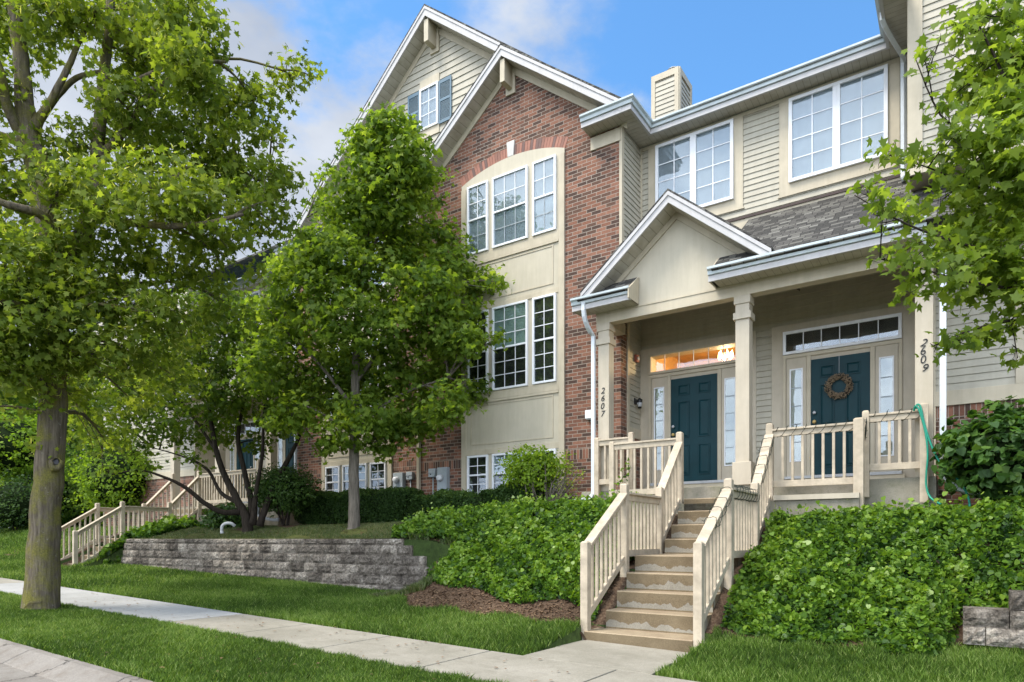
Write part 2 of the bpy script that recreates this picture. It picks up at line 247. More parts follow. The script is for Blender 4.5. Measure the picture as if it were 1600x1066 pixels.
# ------------------------------------------------------------------ mesh builder
class XF:                        # building-block transform: mirror in x about xm, then shift
    mir = False; xm = 0; d = Vector((0, 0, 0))
def xf(p):
    x, y, z = p
    if XF.mir: x = 2 * XF.xm - x
    return (x + XF.d.x, y + XF.d.y, z + XF.d.z)
class MB:
    def __init__(s): s.v = []; s.f = []; s.t = []; s.sm = []; s.mi = []
    def add(s, vs, fs, t=0., smooth=False, mi=0):
        n = len(s.v); s.v += [tuple(p) for p in vs]; s.t += (list(t) if isinstance(t, (list, tuple)) else [t] * len(vs))
        s.f += [tuple(n + i for i in f) for f in fs]; s.sm += [smooth] * len(fs); s.mi += [mi] * len(fs); return s
    def box(s, x0, x1, y0, y1, z0, z1, t=0., mi=0):
        if x0 > x1: x0, x1 = x1, x0
        if y0 > y1: y0, y1 = y1, y0
        if z0 > z1: z0, z1 = z1, z0
        return s.add([(x, y, z) for z in (z0, z1) for y in (y0, y1) for x in (x0, x1)],
                     [(0, 2, 3, 1), (4, 5, 7, 6), (0, 1, 5, 4), (2, 6, 7, 3), (0, 4, 6, 2), (1, 3, 7, 5)], t, mi=mi)
    def prism(s, poly, y0, y1, plane='xz', t=0., mi=0):   # polygon extruded along the remaining axis
        def P(a, b, c): return {'xz': (a, c, b), 'yz': (c, a, b), 'xy': (a, b, c)}[plane]
        n = len(poly); vs = [P(a, b, y0) for a, b in poly] + [P(a, b, y1) for a, b in poly]
        return s.add(vs, [tuple(range(n)), tuple(range(2 * n - 1, n - 1, -1))] + [(i, i + n, (i + 1) % n + n, (i + 1) % n) for i in range(n)], t, mi=mi)
    def beam(s, a, b, w, h, up=(0, 0, 1), t=0.):          # box from a to b, width across, height along up
        a, b = Vector(a), Vector(b); d = (b - a).normalized(); up = Vector(up); sx = d.cross(up).normalized() * w / 2; uz = sx.cross(d).normalized() * h / 2
        vs = [p + i * sx + j * uz for p in (a, b) for j in (-1, 1) for i in (-1, 1)]
        return s.add(vs, [(0, 1, 3, 2), (4, 6, 7, 5), (0, 4, 5, 1), (2, 3, 7, 6), (0, 2, 6, 4), (1, 5, 7, 3)], t)
    def beamv(s, a, b, w, h, t=0.):                       # sloped rail whose height is vertical
        a, b = Vector(a), Vector(b); d = (b - a); d.z = 0; d.normalize(); sx = Vector((d.y, -d.x, 0)) * w / 2; uz = Vector((0, 0, h / 2))
        vs = [p + i * sx + j * uz for p in (a, b) for j in (-1, 1) for i in (-1, 1)]
        return s.add(vs, [(0, 1, 3, 2), (4, 6, 7, 5), (0, 4, 5, 1), (2, 3, 7, 6), (0, 2, 6, 4), (1, 5, 7, 3)], t)
    def tube(s, pts, rad, n=8, t=0., cap=True, sq=1.0):
        pts = [Vector(p) for p in pts]; m = len(pts); rad = rad if isinstance(rad, (list, tuple)) else [rad] * m
        d0 = (pts[1] - pts[0]).normalized(); ref = Vector((0, 0, 1)) if abs(d0.z) < .9 else Vector((1, 0, 0)); x = d0.cross(ref).normalized(); vs = []
        for i, p in enumerate(pts):
            d = (pts[min(i + 1, m - 1)] - pts[max(i - 1, 0)]).normalized(); x = (x - d * x.dot(d)).normalized(); y = d.cross(x)
            for k in range(n):
                a = 2 * math.pi * (k + .5) / n; vs.append(p + (x * math.cos(a) + y * math.sin(a) * sq) * rad[i])
        fs = [(i * n + k, i * n + (k + 1) % n, (i + 1) * n + (k + 1) % n, (i + 1) * n + k) for i in range(m - 1) for k in range(n)]
        if cap: fs += [tuple(range(n - 1, -1, -1)), tuple((m - 1) * n + k for k in range(n))]
        return s.add(vs, fs, t, smooth=n > 4)
    def build(s, name, mat, parent=None, bevel=0, loc=None):
        me = bpy.data.meshes.new(name); vs = [xf(p) for p in s.v]
        if loc is not None: vs = [tuple(Vector(p) - Vector(loc)) for p in vs]
        me.from_pydata(vs, [], s.f); o = bpy.data.objects.new(name, me); COL.objects.link(o)
        for mm in (mat if isinstance(mat, list) else [mat]): me.materials.append(MAT[mm])
        me.polygons.foreach_set('use_smooth', s.sm); me.polygons.foreach_set('material_index', s.mi)
        a = me.attributes.new('tint', 'FLOAT', 'POINT'); a.data.foreach_set('value', s.t)
        if XF.mir: me.flip_normals()
        if bevel:
            b = o.modifiers.new('bevel', 'BEVEL'); b.width = bevel; b.segments = 2; b.limit_method = 'ANGLE'
        if parent is not None:
            o.parent = parent
        o.location = Vector(loc or (0, 0, 0)) - (world_loc(parent) if parent is not None else Vector((0, 0, 0)))
        return o
def world_loc(o):
    p = Vector(o.location)
    while o.parent is not None:
        o = o.parent; p = p + Vector(o.location)
    return p
def tag(o, label=None, cat=None, group=None, kind=None):
    for k, v in (('label', label), ('category', cat), ('group', group), ('kind', kind)):
        if v: o[k] = v
    return o
def thing(name, label, cat, loc=(0, 0, 0), group=None):
    o = bpy.data.objects.new(name, None); COL.objects.link(o); o.location = loc; o.empty_display_size = .2; return tag(o, label, cat, group)
def copy_tree(o, parent=None):
    kids = [c for c in bpy.data.objects if c.parent == o]
    c = o.copy(); COL.objects.link(c)
    if parent is not None: c.parent = parent
    for k in kids: copy_tree(k, c)
    return c
def np_mesh(name, verts, faces_k, mat, tint, parent=None, k=4, smooth=False):
    """verts (n,3); faces_k: (m,k) indices"""
    me = bpy.data.meshes.new(name); m = len(faces_k); me.vertices.add(len(verts)); me.vertices.foreach_set('co', np.ascontiguousarray(verts, dtype=np.float32).ravel())
    me.loops.add(m * k); me.loops.foreach_set('vertex_index', np.ascontiguousarray(faces_k, dtype=np.int32).ravel())
    me.polygons.add(m); me.polygons.foreach_set('loop_start', np.arange(0, m * k, k, dtype=np.int32)); me.polygons.foreach_set('loop_total', np.full(m, k, dtype=np.int32))
    me.update(calc_edges=True); me.materials.append(MAT[mat]); a = me.attributes.new('tint', 'FLOAT', 'POINT'); a.data.foreach_set('value', np.ascontiguousarray(tint, dtype=np.float32))
    if smooth: me.polygons.foreach_set('use_smooth', [True] * m)
    o = bpy.data.objects.new(name, me); COL.objects.link(o)
    if parent is not None: o.parent = parent; o.location = -world_loc(parent)
    return o
# leaf outlines in the leaf plane (x across, y along, z lift)
def star(lobes):
    return np.array(lobes, dtype=float)
LEAF = {
 'maple': star([(0, 0, 0), (.16, .10, 0), (.46, .02, -.06), (.34, .30, 0), (.56, .60, -.08), (.22, .56, 0), (0, 1, -.1), (-.22, .56, 0), (-.56, .60, -.08), (-.34, .30, 0), (-.46, .02, -.06), (-.16, .10, 0)]),
 'oval': star([(0, 0, 0), (.30, .28, .07), (.30, .66, .05), (0, 1, -.06), (-.30, .66, .05), (-.30, .28, .07)]),
 'heart': star([(0, .05, 0), (.34, 0, .05), (.50, .34, .07), (.30, .72, .02), (0, 1.0, -.10), (-.30, .72, .02), (-.50, .34, .07), (-.34, 0, .05)]),
 'wing': star([(0, 0, 0), (.09, .35, .03), (.07, .8, 0), (0, 1, -.03), (-.05, .5, 0)]),
 'quad': star([(0, 0, 0), (.32, .5, .08), (0, 1, -.05), (-.32, .5, .08)]),
}
def leaves(name, C, size, kind, mat, parent=None, flat=.55, tint=None, vary=.35, droop=.25, out=None):
    n = len(C); T = LEAF[kind]; k = len(T)
    nrm = RNG.normal(size=(n, 3)) * (1 - flat) ; nrm[:, 2] += flat * 1.1
    if out is not None: nrm += out * .55
    nrm /= np.linalg.norm(nrm, axis=1, keepdims=True)
    d = RNG.normal(size=(n, 3)); d[:, 2] -= droop; d -= nrm * (d * nrm).sum(1, keepdims=True); d /= np.linalg.norm(d, axis=1, keepdims=True) + 1e-9
    x = np.cross(d, nrm); sz = size * (1 + vary * RNG.uniform(-1, 1, n))
    P = C[:, None, :] + sz[:, None, None] * (T[None, :, 0, None] * x[:, None, :] + (T[None, :, 1, None] - .5) * d[:, None, :] + T[None, :, 2, None] * nrm[:, None, :])
    F = np.arange(n * k).reshape(n, k); tint = RNG.uniform(0, 1, n) if tint is None else np.clip(tint, 0, 1)
    return np_mesh(name, P.reshape(-1, 3), F, mat, np.repeat(tint, k), parent, k)
# ------------------------------------------------------------------ terrain
YB, YF, YC, YW = 5.87, 4.65, 2.9, 8.5        # sidewalk back / front, kerb, block wall
XWL, XWR = -18.25, -7.85                     # the long block wall's ends
SX0, SX1 = -3.84, -2.44                      # stair sides
def zflat(x):
    return -1.3675 - .025 * min(max(x, -26.), 3.)
def sm(a, b, x):
    t = min(1, max(0, (x - a) / (b - a))); return t * t * (3 - 2 * t)
def lerp(a, b, t): return a + (b - a) * t
def zbase(x):                                 # ground along the foot of the walls, y = YW
    return lerp(zflat(x) + .20, zflat(x) + .17, sm(-18, -8, x)) + .12 * sm(-8.6, -6.5, x) + .05 * sm(-2, 1, x)
def zg(x, y):
    if x > -10: 
        if SX0 - .035 < x < SX1 + .03 and y < 7.35 and y > YB: return zflat(x) - .04
        if SX0 + .11 < x < SX1 - .05 and y > 7.2: return min(zg0(x, y), -1.5 + .30 * max(0, y - 7.2))
    elif SX0 + DX + .11 < x < SX1 + DX - .05 and y > 7.2 + DY: return min(zg0(x, y), -1.25 + .30 * max(0, y - 7.6))
    return zg0(x, y)
DX, DY, DZ = -16.15, .33, .24
def sline(y):
    pts = ((7.2, -1.30), (7.6, -1.12), (8.5, -.42), (9.6, -.30), (10.44, .42), (10.9, .5))
    if y <= 7.2: return -1.2
    for (a, b), (c, d) in zip(pts, pts[1:]):
        if y <= c: return b + (d - b) * (y - a) / (c - a)
    return .5
def zg0(x, y):
    z = zg1(x, y)
    if y < 7.2 or y > 10.9 or x < -5.2 or x > -1.2: return z
    dist = SX0 - x if x < SX0 else (x - SX1 if x > SX1 else 0)
    return lerp(min(z, sline(y)), z, sm(.05, .75, max(0, dist)))
def zg1(x, y):
    zf = zflat(x)
    if y < YC: return zf - .12
    if y <= YB: return zf
    top = lerp(.32, .46, sm(-12, -5, x)) - .30 * sm(-3.2, -2.4, x) + .2 * sm(-.3, 1.2, x)
    # kind of slope: 0 lawn and wall terrace, 1 planted bank
    if XWL <= x <= XWR:
        if y < YW + .12: return lerp(zf, zbase(x), sm(YB, YW, y))
        return lerp(-.03, top, sm(YW, 10.4, y) ** .8) 
    bank0 = 7.25 if x < SX1 else 7.7
    if x > -.3: bank0 = 7.7 + 1.0 * sm(-.45, -.02, x)
    if x > -3.84 and x < -2.44: bank0 = 7.4
    if x < XWL: bank0 = 7.6
    edge = lerp(zf, zf + .16, sm(YB, bank0, y)) 
    if XWR < x < -6.6:                        # the bank folds round the wall's stepped end
        w = sm(XWR, -6.6, x); a = lerp(-.03, top, sm(YW, 10.4, y) ** .8) if y >= YW + .12 else lerp(zf, zbase(x), sm(YB, YW, y))
        b = lerp(edge, top, sm(bank0 - .4, 10.1, y)); return lerp(a, b, w)
    return lerp(edge, top, sm(bank0 - .4, 10.1, y))
def build_ground():
    xs = sorted(set([-400, -200, -100, -60, -45, -38, -34] + [round(-30 + .25 * i, 3) for i in range(49)] + [XWL - .01, XWL, XWR, XWR + .01] + [SX0 - .04, SX0 - .03, SX1 + .025, SX1 + .035, 7.0, SX0 + .10, SX0 + .12, SX1 - .06, SX1 - .04, SX0 + DX + .10, SX0 + DX + .12, SX1 + DX - .06, SX1 + DX - .04] + [round(-18 + .16 * i, 3) for i in range(132)] + [4, 6, 10, 20, 40, 100, 200, 400]))
    ys = sorted(set([-400, -200, -80, -30, -10, 0, 2, YC - .01, YC, YF, YB, YW, YW + .11, YW + .13, YB + .01, 7.19, 7.21, 7.34, 7.36] + [round(5.9 + .16 * i, 3) for i in range(46)] + [13.6, 15, 18, 24, 40, 80, 200, 400]))
    V_ = [(x, y, zg(x, y) - (.0 if y > YC else .02)) for y in ys for x in xs]; nx = len(xs)
    mb = MB(); mb.add(V_, [(j * nx + i, j * nx + i + 1, (j + 1) * nx + i + 1, (j + 1) * nx + i) for j in range(len(ys) - 1) for i in range(nx - 1)], smooth=True)
    tag(mb.build('ground', 'soil'), kind='structure')
    def sheet(name, mat, x0, x1, fy0, fy1, n, dz, step=.2, skirt=.1):
        mb = MB(); m = int((x1 - x0) / step) + 1; g = [[None] * (n + 1) for _ in range(m + 1)]; vs = []
        for i in range(m + 1):
            x = x0 + (x1 - x0) * i / m
            for j in range(n + 1):
                y = lerp(fy0(x), fy1(x), j / n); vs.append((x, y, zg(x, y) + dz))
        mb.add(vs, [(i * (n + 1) + j, (i + 1) * (n + 1) + j, (i + 1) * (n + 1) + j + 1, i * (n + 1) + j + 1) for i in range(m) for j in range(n)], smooth=True)
        return mb.build(name, mat)
    # mulch on the banks, dry shaded soil on the terrace
    tag(sheet('mulch_bed', 'mulch', XWR + .02, SX0 + .095, lambda x: 7.15 + .5 * sm(-6.6, -7.6, x), lambda x: 10.8, 24, .008), kind='structure')
    tag(sheet('mulch_bed', 'mulch', SX1 - .035, 6, lambda x: 7.62 + .9 * sm(-.4, -.05, x), lambda x: 11.7, 24, .008), kind='structure')
    tag(sheet('mulch_bed', 'mulch', -24, XWL - .3, lambda x: 7.8, lambda x: 11, 20, .008), kind='structure')
    tag(sheet('terrace_soil', 'terrace_soil', XWL + .05, XWR - .05, lambda x: YW + .2, lambda x: 12, 20, .010), kind='structure')
    tag(sheet('mulch_ring', 'mulch', -17.5, -12.5, lambda x: 9.4 - .3 * math.cos(x), lambda x: 12, 12, .018), kind='structure')
    # sidewalk in separate slabs with joints
    k = 0; x = 3.3
    while x > -32:
        w = 1.52; a, b = x - w + .02, x; mb = MB(); m = 'sidewalk_new' if -15.5 < x < -7.6 else 'sidewalk_old'
        z0, z1 = zflat(a) + .03, zflat(b) + .03
        mb.add([(a, YF, z0 - .2), (b, YF, z1 - .2), (b, YB, z1 - .2), (a, YB, z0 - .2), (a, YF, z0), (b, YF, z1), (b, YB, z1), (a, YB, z0)],
               [(0, 3, 2, 1), (4, 5, 6, 7), (0, 1, 5, 4), (2, 3, 7, 6), (1, 2, 6, 5), (0, 4, 7, 3)])
        tag(mb.build('sidewalk', m, bevel=.006), kind='structure'); x -= w
    mb = MB()
    for y0, y1 in ((YB + .012, 6.53), (6.545, 7.2)):
        mb.add([(SX0 - .03, y0, zflat(-3.8) - .15), (SX1 + .02, y0, zflat(-2.4) - .15), (SX1 - .02, y1, zflat(-2.4) - .15), (SX0, y1, zflat(-3.8) - .15),
                (SX0 - .03, y0, zflat(-3.8) + .032), (SX1 + .02, y0, zflat(-2.4) + .032), (SX1 - .02, y1, zflat(-2.4) + .036), (SX0, y1, zflat(-3.8) + .036)],
               [(0, 3, 2, 1), (4, 5, 6, 7), (0, 1, 5, 4), (2, 3, 7, 6), (1, 2, 6, 5), (0, 4, 7, 3)])
    tag(mb.build('path', 'sidewalk_old', bevel=.006), kind='structure')
    # kerb, gutter pan, road
    mk, mg, mr = MB(), MB(), MB()
    for i in range(24):
        a, b = 4 - 2.0 * i - 1.99, 4 - 2.0 * i; za, zb = zflat(a), zflat(b)
        mk.add([(a, 2.60, za - .3), (b, 2.60, zb - .3), (b, 2.92, zb - .3), (a, 2.92, za - .3), (a, 2.60, za - .085), (b, 2.60, zb - .085), (b, 2.83, zb + .015), (a, 2.83, za + .015), (b, 2.92, zb + .02), (a, 2.92, za + .02)],
               [(0, 3, 2, 1), (4, 5, 6, 7), (7, 6, 8, 9), (0, 1, 5, 4), (2, 3, 9, 8), (1, 2, 8, 6, 5), (0, 4, 7, 9, 3)])
        mg.add([(a, 2.2, za - .104), (b, 2.2, zb - .104), (b, 2.62, zb - .088), (a, 2.62, za - .088)], [(0, 1, 2, 3)])
    mr.add([(4, -6, zflat(4) - .108), (4, 2.202, zflat(4) - .108), (-26, 2.202, zflat(-26) - .108), (-26, -6, zflat(-26) - .108), (-44, 2.202, zflat(-26) - .108), (-44, -6, zflat(-26) - .108), (40, -6, zflat(4) - .108), (40, 2.202, zflat(4) - .108)], [(0, 1, 2, 3), (3, 2, 4, 5), (6, 7, 1, 0)])
    tag(mk.build('kerb', 'gutter_pan', bevel=.015), kind='structure'); tag(mg.build('gutter', 'gutter_pan'), kind='structure'); tag(mr.build('road', 'asphalt'), kind='structure')
build_ground()
# ------------------------------------------------------------------ house
H = thing('townhouse', 'brick and beige sided townhouse with gables and a porch over two teal doors', 'house', (-8, 12, 0))
YBR, YRC, YPO = 11.74, 12.68, 10.9            # brick front, recessed wall, porch beam front
XDIV, XCOR, XBL = -10.66, -5.46, -.65         # party line, brick corner, right block's edge
EAVE = 8.2; EX = .107
def siding(mb, P, s0, s1, z0, z1, lim=None, ex=EX, lip=.018):
    """lapped boards; P(s, z, out) -> point"""
    z = z0
    while z < z1 - 1e-4:
        zt = min(z + ex, z1); a0, b0 = (s0, s1) if lim is None else lim(z); a1, b1 = (s0, s1) if lim is None else lim(zt)
        if b0 - a0 > .02 and b1 - a1 > -.2:
            if b1 < a1: a1 = b1 = (a1 + b1) / 2
            mb.add([P(a0, z, lip), P(b0, z, lip), P(b1, zt, .003), P(a1, zt, .003), P(a0, z, 0), P(b0, z, 0)], [(0, 1, 2, 3), (4, 5, 1, 0)])
        z = zt
    return mb
def front(Y): return lambda s, z, o: (s, Y - o, z)
def sideR(X): return lambda s, z, o: (X + o, s, z)       # wall facing +x
def sideL(X): return lambda s, z, o: (X - o, s, z)
def window(par, x0, x1, z0, z1, Y, cols, rows, sash=True, glass='glass', blind='blind', low='screen', fw=.045, muntin='white_frame', name='window', depth=.05):
    """Y is the face it sits on; the frame stands proud of it"""
    f = MB(); y0, y1 = Y - depth, Y + .0
    f.box(x0, x1, y0, y1, z0, z0 + fw).box(x0, x1, y0, y1, z1 - fw, z1).box(x0, x0 + fw, y0, y1, z0 + fw, z1 - fw).box(x1 - fw, x1, y0, y1, z0 + fw, z1 - fw)
    fr = f.build(name, 'white_frame', par, bevel=.004); zm = (z0 + z1) / 2
    sashes = [(z0 + fw, zm - .018, .012), (zm + .018, z1 - fw, .022)] if sash else [(z0 + fw, z1 - fw, .02)]
    if sash: MB().box(x0 + fw, x1 - fw, Y - depth + .006, Y - .004, zm - .018, zm + .018).build('meeting_rail', 'white_frame', fr)
    for i, (a, b, off) in enumerate(sashes):
        yy = Y - off; g = MB(); g.box(x0 + fw, x1 - fw, yy - .003, yy, a, b); lower = sash and i == 0
        g.build('pane', glass, fr)
        m = MB()
        for c in range(1, cols): xc = lerp(x0 + fw, x1 - fw, c / cols); m.box(xc - .008, xc + .008, yy - .009, yy - .0035, a, b)
        for r in range(1, rows): zc = lerp(a, b, r / rows); m.box(x0 + fw, x1 - fw, yy - .0085, yy - .0033, zc - .008, zc + .008)
        if cols > 1 or rows > 1: m.build('muntin', 'grey_metal' if (lower and low == 'screen') else muntin, fr)
        bm = MB().box(x0 + fw, x1 - fw, Y - .0035, Y + .004, a, b); bm.build('blind_or_dark_backing', low if lower and low else blind, fr)  # dark_interior sheets paint the unlit room's darkness
    return fr
def rake_roof(par, xc, za, xe0, xe1, Y0, Y1, slope, over_w=.0, fasc=.21, thick=.04, soff=.38, frieze=.16, wallY=None, edge='roof_edge', side=(1, 1)):
    """gable roof: ridge x = xc, top za; sloping to xe0 / xe1; from y = Y0 (front edge) back to Y1"""
    for sgn, xe, on in ((-1, xe0, side[0]), (1, xe1, side[1])):
        if not on: continue
        L = abs(xe - xc); ze = za - L * slope
        mb = MB(); mb.prism([(xc, za), (xe, ze), (xe, ze - thick), (xc, za - thick)], Y0 - .02, Y1); mb.build('roof', 'shingle', par)
        f = MB(); f.prism([(xc, za - thick - .002), (xe - sgn * .01, ze - thick - .002), (xe - sgn * .01, ze - thick - fasc), (xc, za - thick - fasc)], Y0, Y0 + .03)
        f.prism([(xc, za - thick - .003), (xe - sgn * .006, ze - thick - .003), (xe - sgn * .006, ze - thick - .07), (xc, za - thick - .07)], Y0 - .018, Y0 - .001)
        f.build('rake_board', 'fascia', par)
        wy = wallY if wallY is not None else Y0 + soff
        s = MB(); s.prism([(xc, za - thick - fasc + .03), (xe - sgn * .02, ze - thick - fasc + .03), (xe - sgn * .02, ze - thick - fasc), (xc, za - thick - fasc)], Y0 + .031, wy + .02); s.build('soffit', 'soffit_rake', par)
        if frieze:
            z2 = za - thick - fasc - .002; q = MB(); xx = xe - sgn * .05; q.prism([(xc, z2), (xx, z2 - abs(xx - xc) * slope), (xx, z2 - abs(xx - xc) * slope - frieze), (xc, z2 - frieze)], wy - .03, wy - .002); q.build('frieze_board', 'trim', par)
def eave(par, path, zt, closed=False, soff=.40, ends=(True, True), out=None):
    """K-style gutter along a polyline of (x, y) outer corners, soffit and fascia behind; out = inward normals handled by 'path_in' polyline"""
    pass
def gutter_run(par, outer, inner, zt, name='eave_gutter', tail=.0):
    """outer and inner: matching polylines; gutter body, fascia board below it and soffit between"""
    g, f, s = MB(), MB(), MB()
    prof = [(0, 0), (0, -.035), (.035, -.06), (.045, -.115), (.13, -.12), (.13, -.0), (.115, 0), (.115, -.03), (.012, -.03), (.012, 0)]
    n = len(outer)
    def at(i, t): a, b = Vector(outer[i]), Vector(inner[i]); return a + (b - a) * t
    W_ = (Vector(outer[0]) - Vector(inner[0])).length
    k = len(prof)
    vs = []; ww = [(Vector(outer[i]) - Vector(inner[i])).length for i in range(n)]
    base = .45
    for i in range(n):
        for d, z in prof: p = at(i, d / base); vs.append((p.x, p.y, zt + z))
    fs = [(i * k + j, i * k + (j + 1) % k, (i + 1) * k + (j + 1) % k, (i + 1) * k + j) for i in range(n - 1) for j in range(k)] + [tuple(range(k - 1, -1, -1)), tuple((n - 1) * k + j for j in range(k))]
    g.add(vs, fs); g.build(name, 'gutter', par)
    for mb, prof2, nm, mat in ((f, [(.075, -.122), (.12, -.122), (.12, -.215), (.075, -.215)], 'fascia_board', 'fascia'), (s, [(.121, -.185), (base, -.185), (base, -.205), (.121, -.205)], 'soffit', None)):
        for i in range(n - 1):
            vs = []
            for q in (i, i + 1):
                for d, z in prof2: p = at(q, d / base); vs.append((p.x, p.y, zt + z))
            fs = [(0, 1, 5, 4), (1, 2, 6, 5), (2, 3, 7, 6), (3, 0, 4, 7), (3, 2, 1, 0), (4, 5, 6, 7)]
            alongx = abs(outer[i + 1][0] - outer[i][0]) > abs(outer[i + 1][1] - outer[i][1])
            if nm == 'soffit': MB().add(vs, fs).build('soffit', 'soffit_x' if alongx else 'soffit_y', par)
            else: mb.add(vs, fs)
    f.build('fascia_board', 'fascia', par)
def downspout(par, pts, w=.075, mat='downspout'):
    m = MB(); m.tube(pts, w * .62, 4); o = m.build('downspout', mat, par, bevel=.006); return o
def arc(p0, p1, ctrl, n=6):
    p0, p1, c = Vector(p0), Vector(p1), Vector(ctrl); return [(1 - t) ** 2 * p0 + 2 * t * (1 - t) * c + t * t * p1 for t in [i / n for i in range(n + 1)]]
def bay(par, Y, gable=True, looks=None):
    xc = -8.03; hx = 1.335; x0, x1 = xc - hx, xc + hx; zlow = .55; zs = 7.96; rise = .26; ys = Y - .03
    rad = (hx * hx + rise * rise) / (2 * rise); zc = zs + rise - rad
    arcz = lambda x, r=rad: zc + math.sqrt(r * r - (x - xc) ** 2)
    top = [(lerp(x1, x0, i / 24), arcz(lerp(x1, x0, i / 24))) for i in range(25)]
    if not gable: zs2 = 7.93; top = [(x1, zs2), (x0, zs2)]
    p = MB().prism([(x0, zlow), (x1, zlow)] + top, ys, Y + .02).build('bay_panel', 'panel', par)
    t = MB(); e = .02
    # flat trim: verticals, horizontals under and over the sashes
    for a, b in ((x0, x0 + .13), (x1 - .13, x1)): t.box(a, b, ys - e, ys, zlow, 7.86)
    for a, b in ((6.14, 6.33), (5.05, 5.15), (3.05, 3.22), (1.86, 1.98)): t.box(x0 + .13, x1 - .13, ys - e, ys, a, b)
    t.build('bay_trim', 'trim', par, bevel=.003)
    for zt, zb in ((6.05, 5.25), (2.96, 2.08)):   # recessed panel mouldings
        t = MB()
        for a, b, c, d in ((x0 + .26, x1 - .26, zt - .025, zt), (x0 + .26, x1 - .26, zb, zb + .025), (x0 + .26, x0 + .285, zb + .026, zt - .026), (x1 - .285, x1 - .26, zb + .026, zt - .026)): t.box(a, b, ys - .012, ys, c, d)
        t.build('panel_moulding', 'trim', par)
    t = MB()
    t.box(x0 + .13, x1 - .13, ys - e - .01, ys, 6.09, 6.135).build('panel_ledge', 'trim', par)
    t = MB().box(x0 + .13, x1 - .13, ys - e - .01, ys, 2.995, 3.045)
    t.build('panel_ledge', 'trim', par)
    cols = ((-9.18, -8.61, 2), (-8.49, -7.57, 3), (-7.45, -6.88, 2))
    for a, b, c in cols:
        window(par, a, b, 6.34, 7.875, ys, c, 2)
        window(par, a, b, 3.23, 5.04, ys, c, 3, glass='glass', blind='green_shade' if c == 3 else 'dark_interior', low='dark_interior')
        window(par, a, b, .98, 1.85, ys, c, 2, blind='screen' if c == 3 else 'dark_interior', low='dark_interior')
    if gable:
        v = MB(); k = 40; h = .225
        for i in range(k):
            xa, xb = lerp(x0 - .03, x1 + .03, i / k), lerp(x0 - .03, x1 + .03, (i + 1) / k)
            if abs((xa + xb) / 2 - xc) < .1: continue
            def pt(x, r): 
                th = (x - xc) / rad; return (xc + r * math.sin(th), zc + r * math.cos(th))
            g = .004; q = [pt(xa + g, rad + .004), pt(xb - g, rad + .004), pt(xb - g, rad + h), pt(xa + g, rad + h)]
            v.prism(q, Y - .008, Y + .05, mi=random.choice((0, 0, 0, 1, 2)))
        MAT.setdefault('v0', painted('v0', (.33, .145, .098), .2)); MAT.setdefault('v1', painted('v1', (.25, .115, .08), .2)); MAT.setdefault('v2', painted('v2', (.15, .085, .07), .2))
        v.build('brick_arch', ['v0', 'v1', 'v2'], par)
        MB().prism([(xc - .075, arcz(xc) + .0), (xc + .075, arcz(xc)), (xc + .105, arcz(xc) + .33), (xc - .105, arcz(xc) + .33)], Y - .035, Y + .02).build('keystone', 'keystone', par, bevel=.01)
